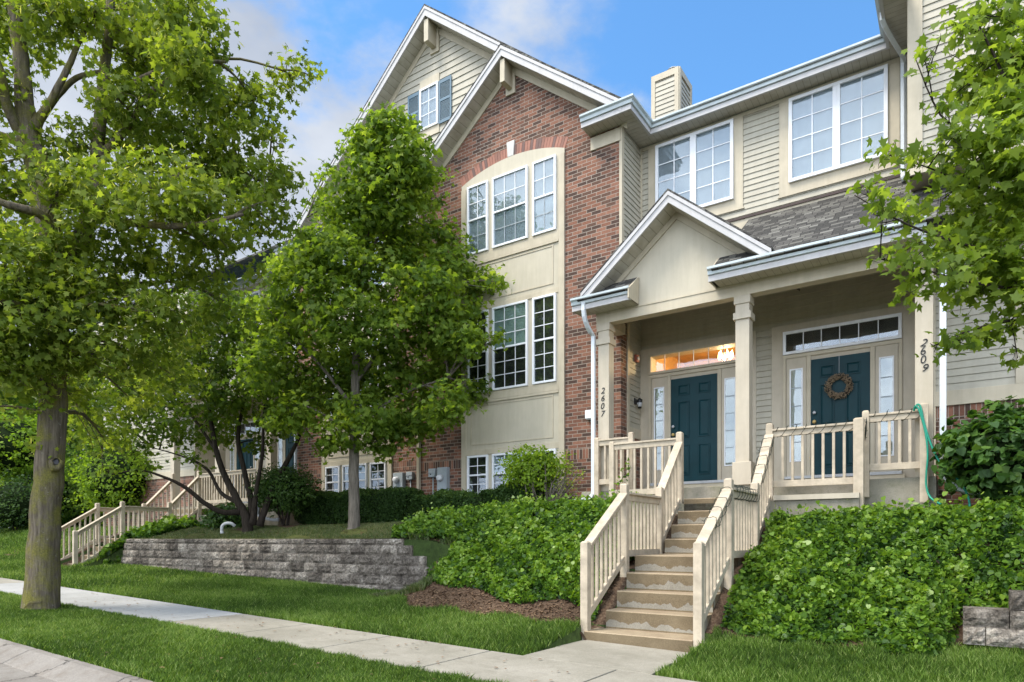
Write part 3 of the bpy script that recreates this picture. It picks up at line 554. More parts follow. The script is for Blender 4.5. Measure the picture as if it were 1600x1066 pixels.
def build_unit(par, gable, real=True):
    Y = YBR
    slope = .79; xc = -8.03; za = 10.43
    # brick front, one slab with the corner return
    zt = 7.98
    if gable:
        zap = za - .25; poly = [(XDIV, -.3), (XCOR, -.3), (XCOR, zt), (XCOR - .02, zap - (abs(XCOR - xc)) * slope), (xc, zap), (XDIV + .02, zap - abs(XDIV - xc) * slope)]
    else: poly = [(XDIV, -.3), (XCOR, -.3), (XCOR, zt), (XDIV, zt)]
    MB().prism(poly, Y, Y + .21).build('brick_wall', 'brick', par)
    MB().box(XDIV + .02, -9.37, Y - .004, Y + .01, 1.60, 1.81).build('brick_soldier_course', 'brick_soldier', par)
    MB().box(-6.69, XCOR, Y - .004, Y + .01, 1.60, 1.81).box(XCOR - .01, XCOR + .004, Y - .004, Y + .211, 1.6, 1.81).build('brick_soldier_course', 'brick_soldier', par)
    bay(par, Y, gable)
    # side wall towards the porch, above and inside it
    MB().box(XCOR - .1, XCOR, Y + .211, YRC + .2, -.3, zt).build('side_wall', 'brick', par)
    siding(MB(), sideR(XCOR + .005), Y + .10, YRC, 4.3, zt).build('siding_panel', 'siding', par)
    MB().box(XCOR - .03, XCOR + .03, Y - .012, Y + .10, 4.25, zt).build('corner_board', 'trim', par, bevel=.004)
    siding(MB(), sideR(XCOR + .005), Y + .36, YRC, 2.22, 4.6).build('siding_panel', 'siding', par)
    MB().box(XCOR + .001, XCOR + .03, Y + .26, Y + .36, 2.02, 4.59).box(XCOR + .001, XCOR + .028, Y + .36, YRC - .001, 2.02, 2.22).build('siding_trim', 'trim', par, bevel=.004)
    if gable:
        rake_roof(par, xc, za, -11.02, -5.27, 11.36, 18, slope, wallY=Y, side=(1, 1))
        # gable bracket
        MB().box(xc - .06, xc + .06, 11.40, 11.70, za - .78, za - .30).build('gable_bracket', 'trim', par, bevel=.006)
        MB().box(xc - .12, xc + .12, 11.70, 11.738, za - .88, za - .30).build('bracket_plate', 'trim', par, bevel=.006)
        MB().box(-6.10, XCOR + .0, Y - .032, Y, zt - .28, zt - .03).build('frieze_board', 'trim', par)
        gutter_run(par, [(-6.13, 11.29), (-5.01, 11.29), (-5.01, 12.23), (-1.10, 12.23), (-1.10, 9.6)], [(-6.13, 11.74), (-5.46, 11.74), (-5.46, 12.68), (-.65, 12.68), (-.65, 9.6)], EAVE)
        MB().prism([(11.30, EAVE), (11.75, EAVE - .0), (11.75, EAVE + .30)], -6.12, -5.3, 'yz').build('roof', 'shingle', par)
        MB().prism([(12.25, EAVE - .01), (18, EAVE + 3.4), (18, EAVE + 3.3), (12.25, EAVE - .06)], -5.3, 2, 'yz').build('roof', 'shingle', par)
    else:
        gutter_run(par, [(XDIV - .02, 11.29), (-5.01, 11.29), (-5.01, 12.23), (-1.10, 12.23), (-1.10, 11.4)], [(XDIV - .02, 11.74), (-5.46, 11.74), (-5.46, 12.68), (-.65, 12.68), (-.65, 11.4)], EAVE)
        MB().box(XDIV, XCOR, Y - .032, Y, zt - .28, zt - .03).build('frieze_board', 'trim', par)
        MB().prism([(11.25, EAVE - .01), (18, EAVE + 4.0), (18, EAVE + 3.9), (11.25, EAVE - .06)], -10.6, 6.2, 'yz').build('roof', 'shingle', par)
        MB().prism([(11.4, zt), (18, zt), (18, EAVE + 3.85), (11.4, EAVE - .1)], 5.8, 6, 'yz').build('end_wall', 'siding', par)
    # recessed wall with its two wide windows
    if real:   # the wall is open behind the left transom, where the hall lamp shows
        ha, hb, h0, h1 = -5.21, -3.455, 3.365, 3.68
        MB().box(XCOR - .05, 6, YRC + .001, YRC + .2, -.3, h0).box(XCOR - .05, 6, YRC + .001, YRC + .2, h1, zt).box(XCOR - .05, ha, YRC + .001, YRC + .2, h0, h1).box(hb, 6, YRC + .001, YRC + .2, h0, h1).build('recessed_wall', 'trim', par)
        hx0, hx1, hy0, hy1 = -5.45, -3.1, YRC + .205, YRC + 2.6
        MB().box(hx0, hx1, hy0, hy1, 4.15, 4.25).box(hx0, hx1, hy1, hy1 + .1, 1, 4.15).box(hx0 - .1, hx0, hy0, hy1, 1, 4.15).box(hx1, hx1 + .1, hy0, hy1, 1, 4.15).box(hx0, hx1, hy0, hy1, .9, 1).build('lit_hall', 'interior_wood', par)
    else: MB().box(XCOR - .05, 6, YRC + .001, YRC + .2, -.3, zt).build('recessed_wall', 'trim', par)
    siding(MB(), front(YRC), XCOR, XBL + .1, 6.06, zt - .05).build('siding_panel', 'siding', par)
    W1, W2 = (-5.11, -3.565), (-2.584, -1.027)
    MB().box(XCOR + .001, XBL + .1, YRC - .034, YRC, zt - .07, zt - .001).box(XCOR + .001, XCOR + .05, YRC - .034, YRC, 6.0, zt - .07).build('frieze_board', 'trim', par)
    for a, b in (W1, W2):
        MB().box(a - .17, b + .17, YRC - .03, YRC, 6.21, 8.0 - .02).build('window_casing', 'trim', par, bevel=.004)
        MB().box(a - .19, b + .19, YRC - .04, YRC, 6.185, 6.209).build('casing_sill', 'trim', par)
        m = (a + b) / 2
        for c, d in ((a, m - .0), (m + .0, b)): window(par, c, d, 6.40, 7.91, YRC - .03, 2, 4, sash=False, fw=.06)
    # porch wall behind the doors
    siding(MB(), front(YRC), XCOR + .03, XBL + .1, .95, 3.36, lip=.026).build('siding_panel', 'siding', par)
    siding(MB(), front(YRC), XCOR + .03, XBL + .1, 3.72, 4.60, lip=.026).build('siding_panel', 'siding', par)
    siding(MB(), front(YRC), -3.30, XBL + .1, 3.36, 3.72, lip=.026).build('siding_panel', 'siding', par)
    siding(MB(), front(YRC), XCOR + .03, -5.35, 3.36, 3.72, lip=.026).build('siding_panel', 'siding', par)
    for i, dc in enumerate((-4.33, -1.753)):
        door_set(par, dc, i, real)
    # porch roof, gable, beam, columns
    porch(par, real)
    # right-hand block: brick base, siding, upper storey
    MB().box(XBL + .3, 6, Y, Y + .2, -.4, 1.97).build('brick_base', 'brick', par)
    MB().box(XBL + .295, 6, Y - .004, Y + .01, 1.765, 1.971).build('brick_soldier_course', 'brick_soldier', par)
    MB().box(XBL + .29, 6, Y - .035, Y + .1, 1.972, 2.19).build('water_table_board', 'trim', par, bevel=.004)
    MB().box(XBL + .28, XBL + .32, Y - .03, YRC, -.3, 4.6).build('side_wall', 'trim', par)
    siding(MB(), front(Y), XBL + .32, .62, 2.19, 4.9).build('siding_panel', 'siding', par)
    MB().box(.62, .75, Y - .035, Y + .1, 2.19, 4.9).build('corner_board', 'trim', par, bevel=.004)
    siding(MB(), front(Y), .75, 6, 2.19, 4.9).build('siding_panel', 'siding', par)
    YU = 11.3
    MB().box(XBL, 6, YU + .02, YRC + .5, 5.32, zt).build('upper_block', 'trim', par)
    siding(MB(), front(YU + .02), XBL + .17, 6, 5.5, zt).build('siding_panel', 'siding', par)
    MB().box(XBL - .02, XBL + .17, YU - .02, YU + .1, 5.32, zt).box(XBL + .17, 6, YU - .015, YU + .02, 5.32, 5.5).build('corner_board', 'trim', par, bevel=.004)
    siding(MB(), sideL(XBL), YU + .1, YRC, 5.5, zt).build('siding_panel', 'siding', par)
def door_set(par, dc, i, real=True):
    Y = YRC; zb = 1.127; zt = 3.165; y1 = Y - .03
    x0, x1 = dc - 1.13, dc + 1.17
    mb = MB(); op = real and i == 0
    if op: mb.box(x0, x1, y1, Y, .95, 3.365).box(x0, x1, y1, Y, 3.68, 3.86).box(x0, dc - .88, y1, Y, 3.365, 3.68).box(dc + .875, x1, y1, Y, 3.365, 3.68)
    else: mb.box(x0, x1, y1, Y, .95, 3.86)
    mb.build('door_casing', 'column_paint', par, bevel=.004)
    mb = MB()  # raised inner frame
    mb.box(dc - .93, dc - .88, y1 - .035, y1, zb - .1, 3.24).box(dc + .88, dc + .93, y1 - .035, y1, zb - .1, 3.24).box(dc - .93, dc + .93, y1 - .035, y1, 3.24, 3.30)
    mb.box(dc - .535, dc - .465, y1 - .03, y1, zb - .1, 3.24).box(dc + .465, dc + .535, y1 - .03, y1, zb - .1, 3.24); mb.build('door_frame', 'trim', par, bevel=.003)
    MB().box(dc - .93, dc + .93, y1 - .11, y1, zb - .06, zb - .012).build('door_sill', 'tin', par)
    MB().box(dc - .97, dc + .97, y1 - .09, y1, .88, zb - .061).build('sill_board', 'trim', par)
    # transom: a real box behind with the lamp on in the left-hand hall
    a, b = dc - .93, dc + .925; t0, t1 = 3.315, 3.73
    f = MB(); fw = .05; f.box(a, b, y1 - .04, y1, t0, t0 + fw).box(a, b, y1 - .04, y1, t1 - fw, t1).box(a, a + fw, y1 - .04, y1, t0 + fw, t1 - fw).box(b - fw, b, y1 - .04, y1, t0 + fw, t1 - fw)
    fr = f.build('transom_window', 'trim' if i == 0 else 'white_frame', par, bevel=.003)
    m = MB(); 
    for c in range(1, 6): xc = lerp(a + fw, b - fw, c / 6); m.box(xc - .007, xc + .007, y1 - .024, y1 - .017, t0 + fw, t1 - fw)
    m.build('muntin', 'white_frame', fr); MB().box(a + fw, b - fw, y1 - .015, y1 - .012, t0 + fw, t1 - fw).build('pane', 'glass_dark', fr)
    if op:
        L_ = (-4.02, YRC + 1.0, 3.80); c = MB().tube([(L_[0], L_[1], 4.15), (L_[0], L_[1], 3.93)], .012, 6); ch = c.build('hall_chandelier', 'gold', par)
        m = MB()
        for q in range(6):
            an = q * math.pi / 3; px, py = L_[0] + .13 * math.cos(an), L_[1] + .13 * math.sin(an); m.tube([(px, py, 3.70), (px, py, 3.74), (px, py, 3.80), (px, py, 3.86)], [.012, .026, .02, .004], 8)
        m.build('lamp_bulb', 'lamp_glow', ch)
        pl = bpy.data.lights.new('hall_lamp', 'POINT'); pl.energy = 80; pl.color = (1, .68, .36); pl.shadow_soft_size = .12
        po = bpy.data.objects.new('hall_lamp', pl); COL.objects.link(po); po.location = (L_[0], L_[1], 3.60)
    else:
        bk = MB().box(a + fw, b - fw, y1 - .006, y1 - .002, t0 + fw, t1 - fw); bk.build('hall_dark_sheet', 'dark_interior', fr)  # unlit hall's darkness put into a dark sheet behind the pane
    # sidelights
    for sx in (-1, 1):
        cx = dc + sx * .705; MB().box(cx - .165, cx + .165, y1 - .02, y1 - .001, zb - .06, 3.235).build('sidelight_panel', 'column_paint', par, bevel=.003)
        g0, g1, h0, h1 = cx - .088, cx + .088, 1.40, 3.02; f = MB(); w = .022; yy = y1 - .02
        f.box(g0 - w, g1 + w, yy - .014, yy, h0 - w, h0).box(g0 - w, g1 + w, yy - .014, yy, h1, h1 + w).box(g0 - w, g0, yy - .014, yy, h0, h1).box(g1, g1 + w, yy - .014, yy, h0, h1)
        fr = f.build('sidelight', 'white_frame', par); m = MB()
        for c in range(1, 5): zc = lerp(h0, h1, c / 5); m.box(g0, g1, yy - .010, yy - .006, zc - .009, zc + .009)
        m.build('muntin', 'grey_metal', fr); MB().box(g0, g1, yy - .005, yy - .003, h0, h1).build('pane', 'glass_dark', fr)
        k = 14; vs = []
        for q in range(k * 2 + 1): x = lerp(g0, g1, q / (2 * k)); yq = yy - .001 + .003 * (q % 2); vs += [(x, yq, h0), (x, yq, h1)]
        MB().add(vs, [(2 * q, 2 * q + 2, 2 * q + 3, 2 * q + 1) for q in range(2 * k)]).build('curtain', 'drape', fr)
    # the door leaf with six raised panels
    d = MB(); dx0, dx1 = dc - .4625, dc + .4625; yd = y1 - .012; d.box(dx0, dx1, yd, y1 - .002, zb, zt)
    door = d.build('front_door', 'teal_door', par)
    for px in (-1, 1):
        for p0, p1 in ((.13, .72), (.86, 1.58), (1.70, 1.91)):
            c = dc + px * .205; w = .115; z0, z1 = zb + p0, zb + p1; m = MB()
            for q0, q1, q2, q3 in ((c - w, c + w, z0, z0 + .018), (c - w, c + w, z1 - .018, z1), (c - w, c - w + .018, z0 + .0181, z1 - .0181), (c + w - .018, c + w, z0 + .0181, z1 - .0181)): m.box(q0, q1, yd - .016, yd, q2, q3)
            ins = .05; vs = [(c - w + .022, yd - .0005, z0 + .022), (c + w - .022, yd - .0005, z0 + .022), (c + w - .022, yd - .0005, z1 - .022), (c - w + .022, yd - .0005, z1 - .022),
                             (c - w + ins, yd - .012, z0 + ins), (c + w - ins, yd - .012, z0 + ins), (c + w - ins, yd - .012, z1 - ins), (c - w + ins, yd - .012, z1 - ins)]
            m.add(vs, [(4, 5, 6, 7), (0, 1, 5, 4), (1, 2, 6, 5), (2, 3, 7, 6), (3, 0, 4, 7)]); m.build('door_panel', 'teal_door', door)
    kx = dc - .4 * 1
    for z, r, mt in ((zb + .93, .032, 'gold'), (zb + 1.09, .027, 'tin')):
        m = MB(); m.tube([(kx, yd, z), (kx, yd - .035, z), (kx, yd - .04, z), (kx, yd - .065, z), (kx, yd - .075, z)], [r * .5, r * .5, r, r, r * .6], 12); m.build('door_knob' if mt == 'gold' else 'deadbolt', mt, door)
def porch(par, real=True):
    zb = 3.93; yf = YPO; xl, xr = -5.56, -.30
    MB().box(xl, xr, yf, yf + .2, zb, 4.13).build('porch_beam', 'trim', par, bevel=.004)
    MB().box(xl + .2, xr, yf + .2, YRC, 4.60, 4.65).build('porch_ceiling', 'soffit_x', par); MB().box(xl, xr, yf + .1, yf + .2, 4.13, 4.6).box(xr, xr + .05, yf + .2, YRC, 3.93, 4.6).build('beam_back', 'trim', par)
    MB().box(xl, xl + .2, yf + .2, YBR - .01, zb, 4.13).build('porch_beam', 'trim', par)
    # columns with stepped capitals and plinths
    for cx0 in (-5.53, -3.05, -.555):
        a, b, c, d = cx0, cx0 + .22, yf + .01, yf + .22
        col = MB().box(a, b, c, d, .87, zb - .001).build('porch_column', 'column_paint', par, bevel=.006)
        MB().box(a - .03, b + .03, c - .03, d + .03, zb - .38, zb - .27).build('capital', 'column_paint', col, bevel=.005)
        MB().box(a - .02, b + .02, c - .02, d + .02, zb - .13, zb - .002).build('capital', 'column_paint', col, bevel=.005)
        if cx0 == -3.05: MB().box(a - .04, b + .04, c - .04, d + .04, .87, 1.24).build('plinth', 'column_paint', col, bevel=.005)
        if real and cx0 != -3.05: digits(col, a + (.085 if cx0 < -4 else .10), c - .004, 2.655 if cx0 < -4 else 2.70, '2607' if cx0 < -4 else '2609', cx0 < -4)
    # gable over the left door
    xc, za, sl, hw = -4.03, 5.80, .83, 1.64; y0 = 10.50
    MB().prism([(xc - 1.42, 4.131), (xc + 1.42, 4.131), (xc + 1.42, 4.35), (xc, za - .23), (xc - 1.42, 4.35)], yf + .005, yf + .1).build('porch_gable', 'panel', par)
    MB().box(xl, xr, yf - .012, yf + .01, 4.10, 4.13).build('beam_moulding', 'trim', par)
    rake_roof(par, xc, za, xc - hw, xc + hw, y0, 12.6, sl, wallY=yf + .005, fasc=.19, frieze=.12, thick=.035)
    # sloping shingle roof to both sides
    ps = .75; zl = 4.30
    def slope_piece(xa, xb, ymax, name='porch_roof'):
        z = lambda y: zl + (y - 10.47) * ps
        MB().prism([(10.44, z(10.44)), (ymax, z(ymax)), (ymax, z(ymax) - .12), (10.60, z(10.44) - .05)], xa, xb, 'yz').build(name, 'shingle', par)
    slope_piece(-3.30, XBL + 1.9, 12.69); slope_piece(-5.72, -4.74, 11.5, 'porch_roof_return')
    MB().box(XCOR + .03, XBL + .05, YRC - .022, YRC - .001, 6.0, 6.04).build('roof_flashing', 'v1flash', par)
    gutter_run(par, [(-5.86, 10.45), (-4.72, 10.45)], [(-5.86, 10.90), (-4.72, 10.90)], 4.335)
    gutter_run(par, [(-3.37, 10.45), (1.2 if not real else -.40, 10.45)], [(-3.37, 10.90), (1.2 if not real else -.40, 10.90)], 4.335)
    MB().prism([(10.46, 4.13), (10.88, 4.13), (10.88, 4.62), (10.46, 4.3)], -4.74, -4.715, 'yz').build('return_end', 'trim', par)
    MB().prism([(10.56, 4.13), (10.88, 4.13), (10.88, 4.62), (10.56, 4.3)], -3.34, -3.30, 'yz').build('return_end', 'trim', par)
    # concrete landing and porch slab
    MB().box(-5.87, -.30, 10.9, YRC, -.4, .87).box(-5.15, -1.20, 10.44, 10.9, -.4, .575).build('porch_slab', 'porch_concrete', par, bevel=.01)
    MB().box(-2.35, -1.2, 10.40, 10.9, .576, .65).box(-5.15, -3.9, 10.40, 10.9, .576, .65).build('landing_rim', 'column_paint', par)
painted('v1flash', (.06, .038, .032), .2)
def digits(par, x, y, ztop, txt, upright):
    for i, ch in enumerate(txt):
        cu = bpy.data.curves.new('address_number', 'FONT'); cu.body = ch; cu.size = .155; cu.extrude = .006; cu.align_x = 'CENTER'; cu.shear = .22; cu.offset = -.0008
        o = bpy.data.objects.new('t', cu); COL.objects.link(o); dg = bpy.context.evaluated_depsgraph_get(); dg.update()
        me = bpy.data.meshes.new_from_object(o.evaluated_get(dg)); bpy.data.objects.remove(o)
        q = bpy.data.objects.new('address_number', me); COL.objects.link(q); me.materials.clear(); me.materials.append(MAT['dark_metal'])
        q.parent = par; dx = (.012, .008, .0, .004)[i] if upright else (-.006, -.004, -.004, .004)[i]
        q.location = Vector((x + dx, y, ztop - (.14 if upright else .118) * i)) - world_loc(par); q.rotation_euler = (R(90), R((0, 0, 0, 0)[i] if upright else (12, -10, -6, 10)[i]), 0)
build_unit(H, True)
XF.mir = True; XF.xm = XDIV; XF.d = Vector((0, .41, .12)); build_unit(H, False, False); XF.mir = False; XF.d = Vector((0, 0, 0))
# the larger sided gable behind, chimney, party-wall pipe, downspouts
def extras():
    xc, za, sl = -10.72, 12.90, .825; Yg = 12.38; zlo = 8.2
    lim = lambda z: (max(-16.1, xc - (za - .35 - z) / sl), min(-7, xc + (za - .35 - z) / sl))
    MB().prism([(-7, zlo - .5), (-7, za - .3 - 3.72 * sl), (xc, za - .3), (-16.2, za - .3 - 5.48 * sl), (-16.2, zlo - .5)], Yg + .001, Yg + .2).build('gable_wall', 'siding', H)
    siding(MB(), front(Yg), 0, 0, zlo, za - .4, lim, ex=.16, lip=.022).build('siding_panel', 'siding', H)
    rake_roof(H, xc, za, xc - 5.9, xc + 5.0, 11.98, 20, sl, wallY=Yg, frieze=.17, fasc=.23)
    MB().box(xc - .07, xc + .07, 12.02, 12.32, za - .86, za - .33).build('gable_bracket', 'trim', H, bevel=.006)
    MB().box(xc - .14, xc + .14, 12.32, 12.37, za - .96, za - .33).build('bracket_plate', 'trim', H, bevel=.006)
    x0, x1 = U(658, Yg), U(686.5, Yg); z1, z0 = V(672, 136, Yg), V(686, 195, Yg)
    MB().box(x0 - .02, x1 + .02, Yg - .035, Yg, z1, z1 + .22).box(x0 - .02, x1 + .02, Yg - .035, Yg, z0 - .2, z0).build('window_casing', 'trim', H)
    window(H, x0, x1, z0, z1, Yg - .02, 2, 3, sash=False, fw=.05)
    for a, b in ((U(639, Yg), x0 - .02), (x1 + .02, U(707, Yg))):
        zz1, zz0 = z1 + .0, z0 - .02; m = MB(); yy = Yg - .03
        m.box(a, a + .045, yy - .02, yy, zz0, zz1).box(b - .045, b, yy - .02, yy, zz0, zz1).box(a + .045, b - .045, yy - .019, yy, zz0, zz0 + .07).box(a + .045, b - .045, yy - .019, yy, zz1 - .09, zz1).box(a + .045, b - .045, yy - .019, yy, (zz0 + zz1) / 2, (zz0 + zz1) / 2 + .06)
        sh = m.build('shutter', 'shutter_blue', H, bevel=.003); l = MB(); z = zz0 + .075
        while z < zz1 - .09:
            l.add([(a + .045, yy - .016, z), (b - .045, yy - .016, z), (b - .045, yy - .002, z + .03), (a + .045, yy - .002, z + .03)], [(0, 1, 2, 3)]); z += .032
        l.build('louvre', 'shutter_blue', sh)
    # chimney
    cx0, cx1, cy0, cy1, zc = -5.80, -5.165, 14.1, 14.88, 10.42; g = 0
    zt = V(1061, 104, 14.1)
    MB().box(cx0, cx1, cy0, cy1, 8, zt - .0).build('chimney', 'trim', H)
    ch = [o for o in bpy.data.objects if o.name.startswith('chimney')][0]
    siding(MB(), front(cy0), cx0 + .09, cx1 - .09, 8, zt - .14).build('chimney_siding', 'siding', ch)
    siding(MB(), sideR(cx1), cy0 + .09, cy1 - .09, 8, zt - .14).build('chimney_siding', 'siding', ch)
    f = MB()
    for x in (cx0, cx1 - .09): f.box(x, x + .09, cy0 - .03, cy0, 8, zt)
    f.box(cx0 + .09, cx1 - .09, cy0 - .03, cy0, zt - .14, zt)
    for y in (cy0, cy1 - .09): f.box(cx1, cx1 + .03, y, y + .09, 8, zt)
    f.box(cx1, cx1 + .03, cy0 + .09, cy1 - .09, zt - .14, zt); f.build('chimney_trim', 'trim', ch)
    m = MB().tube([(cx1 - .22, cy0 + .25, zt - .02), (cx1 - .22, cy0 + .25, zt + .12)], .13, 14); m.tube([(cx1 - .22, cy0 + .25, zt + .12), (cx1 - .22, cy0 + .25, zt + .16)], [.16, .12], 14); m.build('chimney_cap', 'tin', ch)
    # party-wall pipe and downspouts
    MB().box(XDIV - .035, XDIV + .035, 11.66, 11.738, .5, 8.0).build('corner_strip', 'trim', H)
    y = 10.53; p = [(-5.62, 10.52, 4.25)] + arc((-5.62, 10.52, 4.10), (-5.60, 10.86, 3.72), (-5.62, 10.55, 3.85), 5) + [(-5.60, 10.86, .95)] + arc((-5.60, 10.86, .84), (-5.98, 10.82, .70), (-5.62, 10.84, .70), 4) + arc((-5.99, 10.82, .70), (-6.03, 10.8, .35), (-6.06, 10.8, .68), 4)
    downspout(H, p)
    x = -.80
    p = [(-1.02, 11.6, 8.13)] + arc((-1.02, 11.6, 7.98), (x, 12.5, 7.86), (-1.0, 11.65, 7.88), 4) + [(x, 12.58, 7.8), (x, 12.60, 6.05)] + arc((x, 12.60, 6.0), (x + .02, 12.3, 5.80), (x, 12.58, 5.84), 3); downspout(H, p)
    x = -.225
    p = [(-.45, 10.56, 4.25), (-.45, 10.58, 4.10), (x, 10.84, 3.85), (x, 10.86, 1.05)] + arc((x, 10.86, 1.0), (x + .42, 10.80, .62), (x + .02, 10.84, .64), 5); downspout(H, p, .085)
    # mirrored side's downspout beside its first door
    xm = 2 * XDIV - XCOR; downspout(H, [(xm + .18, 11.6, 8.2), (xm + .18, 12.05, 7.9), (xm + .18, 12.06, .5)])
extras()
# ------------------------------------------------------------------ concrete steps
FR = [7.20, 7.60, 7.92, 8.22, 8.50, 9.60, 9.88, 10.16, 10.44]
TZ = [-1.13, -.905, -.68, -.455, -.225, 0.0, .22, .44, .65]
def build_steps():
    st = thing('concrete_steps', 'damp brown stained concrete steps between cream railings leading up to the two teal doors', 'steps', (-3.1, 7.2, -1.35), 'outside stairs')
    for i, (y, z) in enumerate(zip(FR, TZ)):
        z0 = (TZ[i - 1] if i else -1.40); y1 = FR[i + 1] if i + 1 < len(FR) else 10.9; x0, x1 = (SX0 + .10 if i else SX0), (SX1 - .04)
        mb = MB(); n = 14; vs = []; ts = []
        # riser with its damp band, nosing, tread, cheeks
        mb.add([(x0, y, z0), (x1, y, z0), (x1, y, z - .012), (x0, y, z - .012)], [(0, 1, 2, 3)], [0, 0, 1.15, 1.15])
        mb.add([(x0, y, z - .012), (x1, y, z - .012), (x1, y + .012, z), (x0, y + .012, z)], [(0, 1, 2, 3)], 1.3)
        mb.add([(x0, y + .012, z), (x1, y + .012, z), (x1, y1 + .02, z - .0), (x0, y1 + .02, z)], [(0, 1, 2, 3)], 1.6)
        for x, f in ((x0, (3, 2, 1, 0)), (x1, (0, 1, 2, 3))): mb.add([(x, y, z0 - .5), (x, y1 + .02, z0 - .5), (x, y1 + .02, z), (x, y, z)], [f], .5)
        mb.build('step', 'step_concrete', st)
    MB().box(SX0 + .10, SX1 - .04, 7.25, 10.9, -1.6, -1.41).build('footing', 'edge_concrete', st)
    return st
STEPS = build_steps()
# ------------------------------------------------------------------ railings
def post(par, x, y, z0, z1, w=.10):
    h = w / 2; m = MB().box(x - h, x + h, y - h, y + h, z0, z1 - .02)
    m.add([(x - h, y - h, z1 - .02), (x + h, y - h, z1 - .02), (x + h, y + h, z1 - .02), (x - h, y + h, z1 - .02), (x - .6 * h, y - .6 * h, z1), (x + .6 * h, y - .6 * h, z1), (x + .6 * h, y + .6 * h, z1), (x - .6 * h, y + .6 * h, z1)], [(0, 1, 5, 4), (1, 2, 6, 5), (2, 3, 7, 6), (3, 0, 4, 7), (4, 5, 6, 7)])
    m.build('post', 'railing', par, bevel=.005)
def rail(par, a, b, za, zb, ba, bb, cap=.13, gap=.125, sub=True, w=.10):
    """a, b: (x, y) post centres; za / zb top of the cap; ba / bb bottom rail centre height"""
    a, b = Vector((*a, 0)), Vector((*b, 0)); d = (b - a).normalized(); L = (b - a).length; p = a + d * (w / 2 - .004); q = b - d * (w / 2 - .004)
    t = lambda P, z0, z1: z0 + (z1 - z0) * ((P - a).length / L)
    P3 = lambda P, z0, z1, dz=0: Vector((P.x, P.y, t(P, z0, z1) + dz))
    MB().beamv(P3(p, za, zb, -.016), P3(q, za, zb, -.016), cap, .032).build('top_rail', 'railing', par, bevel=.005)
    if sub: MB().beamv(P3(p, za, zb, -.075), P3(q, za, zb, -.075), .045, .085).build('sub_rail', 'railing', par, bevel=.003)
    MB().beamv(P3(p, ba, bb), P3(q, ba, bb), .045, .095).build('bottom_rail', 'railing', par, bevel=.003)
    n = max(2, round((L - w) / gap)); 
    for i in range(1, n):
        c = p + (q - p) * (i / n); z1 = t(c, za, zb) - .11; z0 = t(c, ba, bb) - .02
        off = Vector((d.y, -d.x, 0)) * .0; m = MB(); h = .018
        sx, sy = d * h, Vector((d.y, -d.x, 0)) * h; c2 = c + off
        vs = [c2 + i_ * sx + j_ * sy + Vector((0, 0, z)) for z in (z0, z1) for j_ in (-1, 1) for i_ in (-1, 1)]
        m.add(vs, [(0, 2, 3, 1), (4, 5, 7, 6), (0, 1, 5, 4), (2, 6, 7, 3), (0, 4, 6, 2), (1, 3, 7, 5)]); m.build('baluster', 'railing', par)
def stair_rail(x, label, zt=.0):
    g = thing('stair_railing', label, 'railing', (x, 7.26, -1.3), 'cream wooden railings')
    ys = (7.26, 8.40, 9.67, 10.55); tops = (-.03, .76, .80, 1.76)
    for y, zb_, z in zip(ys, (-1.30, -.75, -.40, .2), tops): post(g, x, y, zb_, z)
    rail(g, (x, ys[0]), (x, ys[1]), -.08, .66, -.98, -.25)
    rail(g, (x, ys[1]), (x, ys[2]), .645, .645, -.20, -.20)
    rail(g, (x, ys[2]), (x, ys[3]), .72, 1.64, -.12, .66)
    return g
XL_, XR_ = -3.85, -2.43
SRL = stair_rail(XL_, 'left cream wooden railing of the concrete steps, with no lights wound on it')
SRR = stair_rail(XR_, 'right cream wooden railing of the concrete steps, wound with dark fairy lights')
g = thing('porch_railing', 'cream railing on the landing between the steps and the 2607 column, frontmost there', 'railing', (-4.5, 10.6, .6), 'cream wooden railings')
post(g, -5.07, 10.55, .28, 1.70, .09); rail(g, (-5.07, 10.55), (XL_, 10.55), 1.665, 1.665, .80, .80, cap=.09)
g = thing('porch_railing', 'cream railing at the foot of the 2607 column, set back on the porch slab', 'railing', (-5.1, 10.84, .87), 'cream wooden railings')
post(g, -5.50, 10.82, .68, 1.84, .09); post(g, -4.83, 10.82, .7, 1.88, .09); rail(g, (-5.50, 10.82), (-4.83, 10.82), 1.80, 1.80, 1.03, 1.03, cap=.09)
g = thing('porch_railing', 'wide cream railing wound with fairy lights in front of the teal door with the wreath', 'railing', (-1.8, 10.6, .6), 'cream wooden railings')
post(g, -1.22, 10.55, .25, 1.72, .13); rail(g, (XR_, 10.55), (-1.22, 10.55), 1.665, 1.665, .83, .83, cap=.10, gap=.135)
g = thing('porch_railing', 'cream railing beside the 2609 column with the green hose over its post', 'railing', (-.8, 10.84, .87), 'cream wooden railings')
post(g, -1.16, 10.82, .60, 1.86, .09); post(g, -.44, 10.80, .50, 1.88, .10); rail(g, (-1.16, 10.82), (-.44, 10.82), 1.80, 1.80, 1.03, 1.03, cap=.09, gap=.13)
